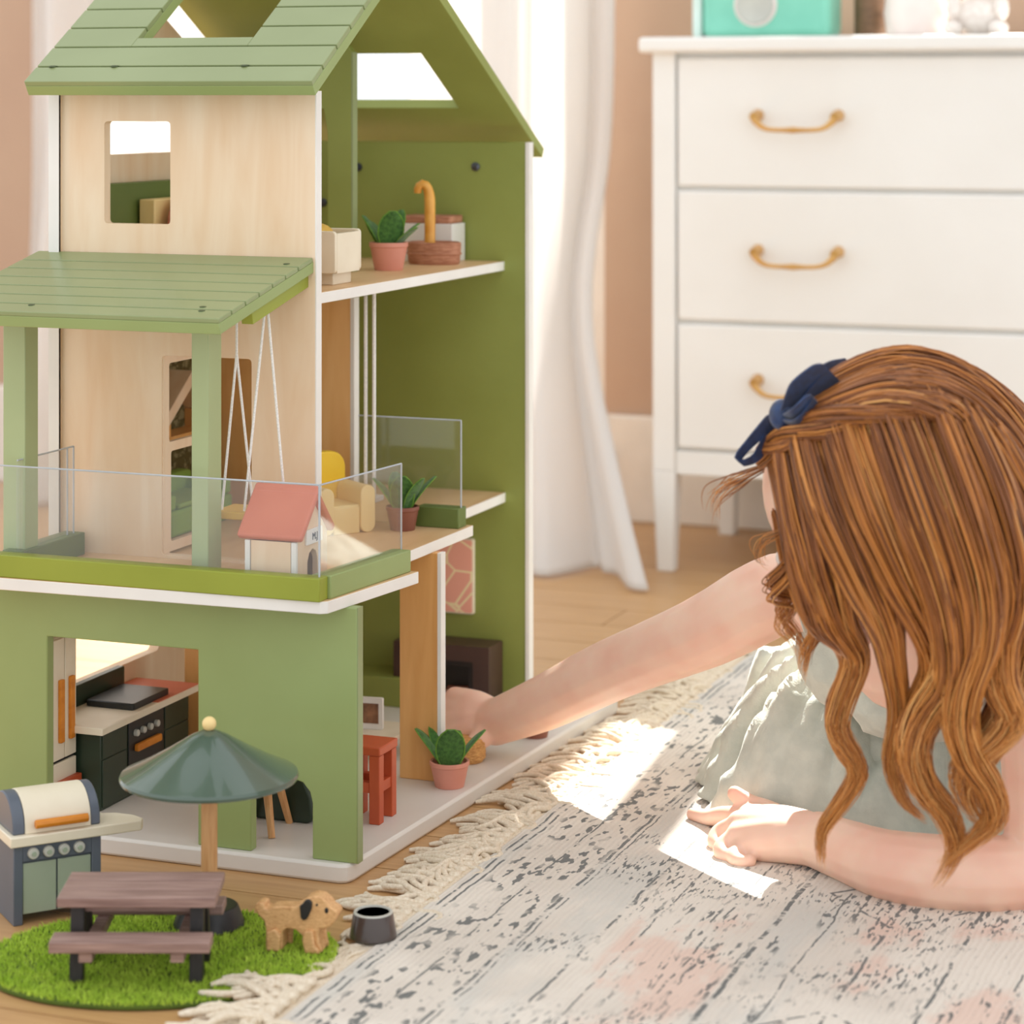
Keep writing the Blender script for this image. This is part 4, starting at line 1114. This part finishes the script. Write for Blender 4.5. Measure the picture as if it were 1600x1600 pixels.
def crumple(me, amp, sc, seed, zmin=.008):
    from mathutils import noise
    n = len(me.vertices); co = np.empty(n * 3); no = np.empty(n * 3)
    me.vertices.foreach_get('co', co); me.vertex_normals.foreach_get('vector', no)
    co = co.reshape(-1, 3); no = no.reshape(-1, 3)
    for i in range(n):
        p = Vector(co[i]) * sc + Vector((seed, seed * 2, 0))
        w = noise.noise_vector(p * .6) * .9
        v = 1 - abs(noise.noise(p + w)) * 2.4
        v2 = 1 - abs(noise.noise(p * 2.3 + w * 2)) * 2.4
        co[i] += no[i] * amp * (max(v, -.6) + .4 * max(v2, -.5))
        if co[i][2] < zmin: co[i][2] = zmin
    me.vertices.foreach_set('co', co.ravel()); me.update()
crumple(bd_.data, .008, 13, 4.2)
from mathutils import noise
sk = MB(); na, nr_ = 240, 54
SC = A(*(-0.5375, 2.6001, 0.0481)); SC[2] = 0
vs = []
for j in range(nr_):
    q = j / (nr_ - 1)
    for i in range(na):
        a = 2 * PI * i / na
        rad = (.255 + .030 * math.sin(2 * a + .4) + .016 * math.sin(5 * a + 1)) * (.30 + .70 * q)
        ca, sa = math.cos(a), math.sin(a)
        nv = Vector((ca * 3.4 + .25 * q, sa * 3.4 - .2 * q, q * .9))
        w_ = noise.noise(nv * .8 + Vector((3, 1, 7))) * .8
        f1 = 1 - abs(noise.noise(nv + Vector((w_, -w_, 5)))) * 2.6
        f2 = 1 - abs(noise.noise(Vector((ca * 7.5 - .5 * q, sa * 7.5 + .4 * q, q * 2.2 + 11)) + Vector((w_, w_, 0)))) * 2.6
        fold = (.030 * max(f1, -.4) + .013 * max(f2, -.4)) * min(1, .25 + 1.3 * q)
        h_ = .135 * (1 - q) ** .75 + .024 * math.sin(math.pi * q) + .010
        h_ = (h_ + fold) * (1 - q ** 5) + .009 * q ** 5
        p = SC + (CR * math.cos(a) * .86 + CF * math.sin(a) * .80) * (rad + fold * .5)
        vs.append((p[0], p[1], max(.0085, h_)))
fs = [(j * na + i, j * na + (i + 1) % na, (j + 1) * na + (i + 1) % na, (j + 1) * na + i) for j in range(nr_ - 1) for i in range(na)]
fs.append(tuple(range(na - 1, -1, -1)))
so = sk.add(vs, fs).build('skirt', 'dress', person, smooth=180)
crumple(so.data, .0035, 18, 9.1)
sol = so.modifiers.new('cloth', 'SOLIDIFY'); sol.thickness = .0018; sol.offset = 1
# shoulder straps
for sh, n_ in ((SR_, 0), (SL, 1)):
    c_ = sh * .72 + SM * .28
    ax = (SR_ - SL) / np.linalg.norm(SR_ - SL); bk = np.cross(ax, CZ)
    pts = [c_ + bk * (.055 * math.cos(a)) + CZ * (.050 * math.sin(a) - .004) for a in np.linspace(-.5, PI + .5, 15)]
    MB().tube(pts, .0075, 8, flat=.35).build('strap', 'dress', person)

# hair: a dark underlayer that follows the skull, then combed locks
cap = MB().ball((0, 0, 0), (1, 1, 1), 30, 20)
cap.v = [tuple(hp(x * .102 - .037, y * .088, z * .094 + .010)) for x, y, z in cap.v]
capo = cap.build('hair_underlayer', 'hair', person, smooth=180)
at = capo.data.attributes.new('strand', 'FLOAT', 'POINT')
at.data.foreach_set('value', np.full(len(capo.data.vertices), .12))

def locks(name, guides, parent, npts=26, sides=4, seed=11, gold=.3):
    r = np.random.default_rng(seed)
    VV, FF, AA = [], [], []; base = 0
    k = np.arange(sides) * 2 * PI / sides
    i0 = np.arange(npts - 1)[:, None] * sides + np.arange(sides)[None]
    i1 = np.arange(npts - 1)[:, None] * sides + (np.arange(sides)[None] + 1) % sides
    quads = np.stack([i0, i1, i1 + sides, i0 + sides], -1).reshape(-1, 4)
    for cnt, rad, spread, pts in guides:
        G = smooth_path([p[:3] for p in pts], npts)
        sp = np.interp(np.linspace(0, 1, npts), np.linspace(0, 1, len(spread)), spread)
        for c in range(int(cnt * 1.7)):
            off = r.normal(0, 1, 3); off /= max(1, np.linalg.norm(off) / 1.6); off *= .62
            ln_ = .82 + .18 * r.random() if c % 5 else .6 + .4 * r.random()
            tt_ = np.linspace(0, ln_, npts) * (npts - 1)
            Pq = np.stack([np.interp(tt_, np.arange(npts), G[:, d]) for d in range(3)], 1)
            sq = np.interp(tt_, np.arange(npts), sp)
            ph = r.random(3) * 6.28; fq = 5 + 5 * r.random()
            tl = np.linspace(0, 1, npts)
            wob = np.stack([np.sin(fq * tl + ph[d]) for d in range(3)], 1) * (.0022 * tl)[:, None]
            Pq = Pq + sq[:, None] * off[None] + wob
            T = np.gradient(Pq, axis=0); T /= np.linalg.norm(T, axis=1, keepdims=True) + 1e-9
            U = np.cross(T, CF); U /= np.linalg.norm(U, axis=1, keepdims=True) + 1e-9
            W = np.cross(T, U)
            rd = rad * (.75 + .5 * r.random()) * np.clip(1.15 - tl ** 3 * 1.05, .12, 1)
            V = Pq[:, None] + (U[:, None] * np.cos(k)[None, :, None] + W[:, None] * np.sin(k)[None, :, None]) * rd[:, None, None]
            VV.append(V.reshape(-1, 3)); FF.append(quads + base); base += npts * sides
            tone = r.normal(.36, .17)
            AA.append(np.repeat(np.clip(tone + gold * tl - .03, 0, 1), sides))
    V = np.concatenate(VV) - np.array(parent['_org'])[None]; F_ = np.concatenate(FF)
    me = bpy.data.meshes.new(name)
    me.vertices.add(len(V)); me.vertices.foreach_set('co', V.ravel())
    me.loops.add(F_.size); me.loops.foreach_set('vertex_index', F_.ravel())
    me.polygons.add(len(F_)); me.polygons.foreach_set('loop_start', np.arange(0, F_.size, 4))
    me.update(); me.validate()
    a = me.attributes.new('strand', 'FLOAT', 'POINT'); a.data.foreach_set('value', np.concatenate(AA))
    me.materials.append(MT['hair']); me.shade_smooth()
    o = bpy.data.objects.new(name, me); COL.objects.link(o); o.parent = parent; o['_org'] = parent['_org']
    return o
RS = .00072
crown = [
 (260, RS, (.010, .016, .018, .018), [(-0.5440, 2.0406, 0.4489), (-0.4965, 2.0374, 0.4879), (-0.4417, 2.0584, 0.5060), (-0.3888, 2.0895, 0.4824), (-0.3512, 2.1360, 0.4147), (-0.3294, 2.1872, 0.3257)]),
 (220, RS, (.010, .014, .016, .016), [(-0.5459, 2.0292, 0.4406), (-0.4929, 2.0120, 0.4750), (-0.4391, 2.0219, 0.4961), (-0.3906, 2.0566, 0.4765), (-0.3521, 2.0928, 0.4127), (-0.3350, 2.1529, 0.3204)]),
 (200, RS, (.010, .016, .018, .018), [(-0.5207, 2.1138, 0.4774), (-0.4638, 2.1356, 0.4952), (-0.4070, 2.1575, 0.4797), (-0.3595, 2.1864, 0.4295), (-0.3302, 2.2298, 0.3408)]),
 (160, RS, (.006, .011, .012, .014), [(-0.5592, 2.0455, 0.4238), (-0.5163, 2.0084, 0.4522), (-0.4699, 1.9940, 0.4697), (-0.4203, 2.0077, 0.4818), (-0.3785, 2.0345, 0.4597), (-0.3536, 2.0708, 0.3972), (-0.3395, 2.1298, 0.3134), (-0.3315, 2.1650, 0.2526)]),
]
for k_ in range(3):
    ph_ = k_ * 2 * PI / 3
    base_ = smooth_path([(-0.5578, 2.0406, 0.4267), (-0.5175, 1.9919, 0.4521), (-0.4690, 1.9676, 0.4719), (-0.4230, 1.9713, 0.4828), (-0.3864, 1.9940, 0.4726), (-0.3582, 2.0369, 0.4229), (-0.3395, 2.0870, 0.3478), (-0.3303, 2.1226, 0.2777)], 24)
    tw = [tuple(p + (CZ * math.sin(ph_ + .75 * i) + CF * math.cos(ph_ + .75 * i)) * .0065) for i, p in enumerate(base_)]
    crown.append((70, RS, (.005, .0075, .008, .008, .009, .010), tw))
crown += [
 (190, RS, (.006, .011, .013, .013, .014), [(-0.5252, 2.0049, 0.4585), (-0.4785, 1.9854, 0.4808), (-0.4272, 1.9911, 0.4948), (-0.3854, 2.0158, 0.4793), (-0.3549, 2.0542, 0.4301), (-0.3377, 2.1090, 0.3549)]),
 (190, RS, (.010, .016, .018, .018), [(-0.5456, 2.0828, 0.4545), (-0.5207, 2.1138, 0.4786), (-0.4806, 2.1453, 0.4913), (-0.4316, 2.1694, 0.4874), (-0.3833, 2.1987, 0.4459), (-0.3481, 2.2229, 0.3746)]),
 (150, RS, (.008, .014, .016, .016), [(-0.5533, 2.0692, 0.4405), (-0.5253, 2.0692, 0.4691), (-0.4858, 2.0897, 0.4903), (-0.4370, 2.1138, 0.4962), (-0.3878, 2.1434, 0.4644), (-0.3522, 2.1785, 0.3999)]),
 (120, RS, (.008, .014, .016, .016), [(-0.5510, 2.1343, 0.4459), (-0.5224, 2.1774, 0.4727), (-0.4789, 2.2048, 0.4830), (-0.4295, 2.2345, 0.4669), (-0.3824, 2.2526, 0.4141)]),
 (180, RS, (.012, .018, .020, .020), [(-0.4885, 2.0726, 0.4919), (-0.4329, 2.0939, 0.4995), (-0.3817, 2.1243, 0.4691), (-0.3468, 2.1591, 0.4063), (-0.3242, 2.1892, 0.3146)]),
 (180, RS, (.010, .016, .020, .022), [(-0.4648, 2.0174, 0.4903), (-0.4137, 2.0263, 0.4967), (-0.3684, 2.0651, 0.4564), (-0.3412, 2.1077, 0.3870), (-0.3284, 2.1448, 0.3060), (-0.3264, 2.1670, 0.2416)]),
]
falls = [
 (230, RS, (.008, .014, .018, .020, .013, .010, .009, .007, .005, .003), [(-0.5465, 2.0396, 0.4306), (-0.5213, 2.0065, 0.3919), (-0.5079, 2.0009, 0.3463), (-0.4966, 2.0159, 0.3011), (-0.4861, 2.0628, 0.2648), (-0.4895, 2.0722, 0.2366), (-0.5006, 2.0680, 0.2095), (-0.4922, 2.0605, 0.1829), (-0.4801, 2.0651, 0.1614), (-0.4945, 2.0703, 0.1349), (-0.5141, 2.0735, 0.1049), (-0.5165, 2.0833, 0.0713)]),
 (230, RS, (.009, .018, .022, .020, .012, .010, .008, .004), [(-0.5392, 2.0585, 0.4469), (-0.5248, 2.0158, 0.4381), (-0.5087, 1.9952, 0.3944), (-0.4945, 1.9900, 0.3439), (-0.4877, 2.0193, 0.2990), (-0.4798, 2.0545, 0.2616), (-0.4922, 2.0605, 0.2238), (-0.4972, 2.0585, 0.1969), (-0.4800, 2.0598, 0.1660), (-0.4952, 2.0593, 0.1334)]),
 (260, RS, (.010, .022, .025, .020, .012, .008, .006, .003), [(-0.5183, 2.0504, 0.4608), (-0.5018, 1.9979, 0.4521), (-0.4821, 1.9786, 0.4037), (-0.4587, 1.9823, 0.3477), (-0.4456, 2.0034, 0.3032), (-0.4443, 2.0360, 0.2546), (-0.4447, 2.0573, 0.2127), (-0.4528, 2.0649, 0.1727), (-0.4428, 2.0687, 0.1394), (-0.4268, 2.0856, 0.1205)]),
 (260, RS, (.010, .024, .026, .020, .013, .010, .008, .003), [(-0.4917, 2.0446, 0.4723), (-0.4727, 1.9876, 0.4642), (-0.4477, 1.9704, 0.4069), (-0.4257, 1.9789, 0.3505), (-0.4115, 2.0057, 0.3053), (-0.4098, 2.0385, 0.2622), (-0.4267, 2.0535, 0.2268), (-0.4366, 2.0497, 0.1992), (-0.4326, 2.0512, 0.1695), (-0.4158, 2.0684, 0.1401), (-0.4038, 2.0837, 0.1084)]),
 (270, RS, (.010, .025, .027, .022, .016, .013, .010, .004), [(-0.4605, 2.0459, 0.4810), (-0.4393, 1.9844, 0.4723), (-0.4120, 1.9681, 0.4093), (-0.3930, 1.9807, 0.3473), (-0.3893, 2.0036, 0.2971), (-0.3951, 2.0228, 0.2563), (-0.4167, 2.0359, 0.2243), (-0.4265, 2.0321, 0.1938), (-0.4186, 2.0352, 0.1644), (-0.4039, 2.0515, 0.1395), (-0.3979, 2.0645, 0.1037), (-0.4158, 2.0684, 0.0697)]),
 (270, RS, (.010, .025, .027, .024, .018, .014, .010, .004), [(-0.4327, 2.0565, 0.4831), (-0.4114, 1.9951, 0.4754), (-0.3825, 1.9794, 0.4093), (-0.3664, 1.9909, 0.3473), (-0.3691, 2.0113, 0.2971), (-0.3816, 2.0172, 0.2587), (-0.3873, 2.0257, 0.2251), (-0.3805, 2.0284, 0.1939), (-0.3658, 2.0447, 0.1640), (-0.3646, 2.0559, 0.1360), (-0.3881, 2.0576, 0.1109), (-0.4098, 2.0600, 0.0899)]),
 (250, RS, (.010, .024, .026, .024, .020, .016, .010, .004), [(-0.4078, 2.0661, 0.4746), (-0.3883, 2.0093, 0.4665), (-0.3596, 2.0043, 0.4018), (-0.3479, 2.0195, 0.3383), (-0.3601, 2.0362, 0.2876), (-0.3582, 2.0369, 0.2543), (-0.3475, 2.0410, 0.2272), (-0.3601, 2.0362, 0.2064), (-0.3737, 2.0310, 0.1939), (-0.3746, 2.0413, 0.1724), (-0.3607, 2.0574, 0.1571)]),
 (240, RS, (.010, .022, .024, .022, .018, .014, .006), [(-0.3898, 2.0837, 0.4627), (-0.3698, 2.0325, 0.4489), (-0.3426, 2.0429, 0.3865), (-0.3352, 2.0672, 0.3200), (-0.3457, 2.0739, 0.2652), (-0.3529, 2.0604, 0.2306), (-0.3715, 2.0532, 0.1991), (-0.3853, 2.0372, 0.1755), (-0.3794, 2.0502, 0.1455), (-0.3674, 2.0655, 0.1226)]),
 (160, RS, (.010, .020, .022, .020, .012), [(-0.3745, 2.1056, 0.4435), (-0.3547, 2.0650, 0.4244), (-0.3292, 2.1016, 0.3567), (-0.3203, 2.1265, 0.2885), (-0.3258, 2.1457, 0.2353), (-0.3182, 2.1487, 0.1864)]),
 (30, .0006, (.006, .010, .011, .010, .004), [(-0.5263, 2.0259, 0.3833), (-0.5289, 2.0357, 0.3388), (-0.5563, 2.0680, 0.3095), (-0.5415, 2.0844, 0.3009), (-0.5507, 2.0808, 0.2822), (-0.5389, 2.0961, 0.2592), (-0.5358, 2.0973, 0.2272)]),
 (34, .0007, (.006, .010, .010, .008, .003), [(-0.5460, 2.0505, 0.3783), (-0.5314, 2.0669, 0.3114), (-0.5196, 2.0821, 0.2767), (-0.5302, 2.0887, 0.2548), (-0.5343, 2.0871, 0.2274)]),
 (10, .0005, (.004, .008, .012, .010), [(-0.5608, 2.0556, 0.4147), (-0.5821, 2.0474, 0.4049), (-0.5973, 2.0415, 0.3930), (-0.6014, 2.0400, 0.3734)]),
 (6, .0004, (.003, .006, .008, .005), [(-0.5404, 2.0420, 0.3638), (-0.5618, 2.0552, 0.3517), (-0.5675, 2.0637, 0.3357), (-0.5563, 2.0680, 0.3280)]),
]
hc = locks('hair_crown', crown, person, 26, 4, 5, .1)
hf = locks('hair_locks', falls, person, 40, 4, 6, .38)

# navy bow
def ribbon(pts, width, wd, th=.0014, n=28):
    P = smooth_path(pts, n); mb = MB(); vs = []
    wd = np.array(wd, float); wd /= np.linalg.norm(wd)
    ws = 1.3 * np.interp(np.linspace(0, 1, n), np.linspace(0, 1, len(width)), width)
    T = np.gradient(P, axis=0)
    for i in range(n):
        t_ = T[i] / (np.linalg.norm(T[i]) + 1e-9)
        nn = np.cross(t_, wd); nn /= np.linalg.norm(nn) + 1e-9
        for a, b_ in ((-1, -1), (1, -1), (1, 1), (-1, 1)):
            vs.append(tuple(P[i] + wd * a * ws[i] / 2 + nn * b_ * th / 2))
    fs = [(i * 4 + k, i * 4 + (k + 1) % 4, i * 4 + 4 + (k + 1) % 4, i * 4 + 4 + k) for i in range(n - 1) for k in range(4)]
    fs += [(3, 2, 1, 0), tuple((n - 1) * 4 + k for k in range(4))]
    return mb.add(vs, fs)
KN = A(*(-0.5289, 1.9982, 0.4676))
bow = MB().ball(KN, (.011, .011, .013), 16, 12).build('bow', 'ribbon', person)
wdir = CF * .75 + CR * .45 - CZ * .45
ribbon([(-0.5266, 1.9937, 0.4693), (-0.5126, 1.9937, 0.4877), (-0.4942, 2.0061, 0.5008), (-0.4897, 2.0186, 0.4976), (-0.5015, 2.0140, 0.4839), (-0.5200, 2.0016, 0.4655)], (.010, .030, .036, .034, .026, .010), wdir).build('loop', 'ribbon', bow)
ribbon([(-0.5233, 1.9896, 0.4668), (-0.5108, 1.9784, 0.4697), (-0.4981, 1.9832, 0.4802), (-0.4955, 1.9896, 0.4775), (-0.5081, 1.9847, 0.4618), (-0.5233, 1.9896, 0.4626)], (.010, .022, .026, .026, .022, .010), wdir).build('loop', 'ribbon', bow)
ribbon([(-0.5301, 2.0031, 0.4680), (-0.5449, 2.0134, 0.4565), (-0.5592, 2.0133, 0.4420), (-0.5691, 2.0095, 0.4292), (-0.5672, 2.0103, 0.4239), (-0.5575, 2.0193, 0.4274), (-0.5505, 2.0220, 0.4392), (-0.5433, 2.0194, 0.4537)], (.010, .015, .011, .008, .007, .008, .009, .010), CF * .6 + CR * .58 - CZ * .5).build('tail', 'ribbon', bow)
ribbon([(-0.5282, 2.0038, 0.4701), (-0.5141, 2.0253, 0.4874), (-0.4988, 2.0472, 0.5028), (-0.4915, 2.0715, 0.5060)], (.012, .024, .018, .010), wdir).build('tail', 'ribbon', bow)

for o in bpy.data.objects:
    if '_org' in o: del o['_org']
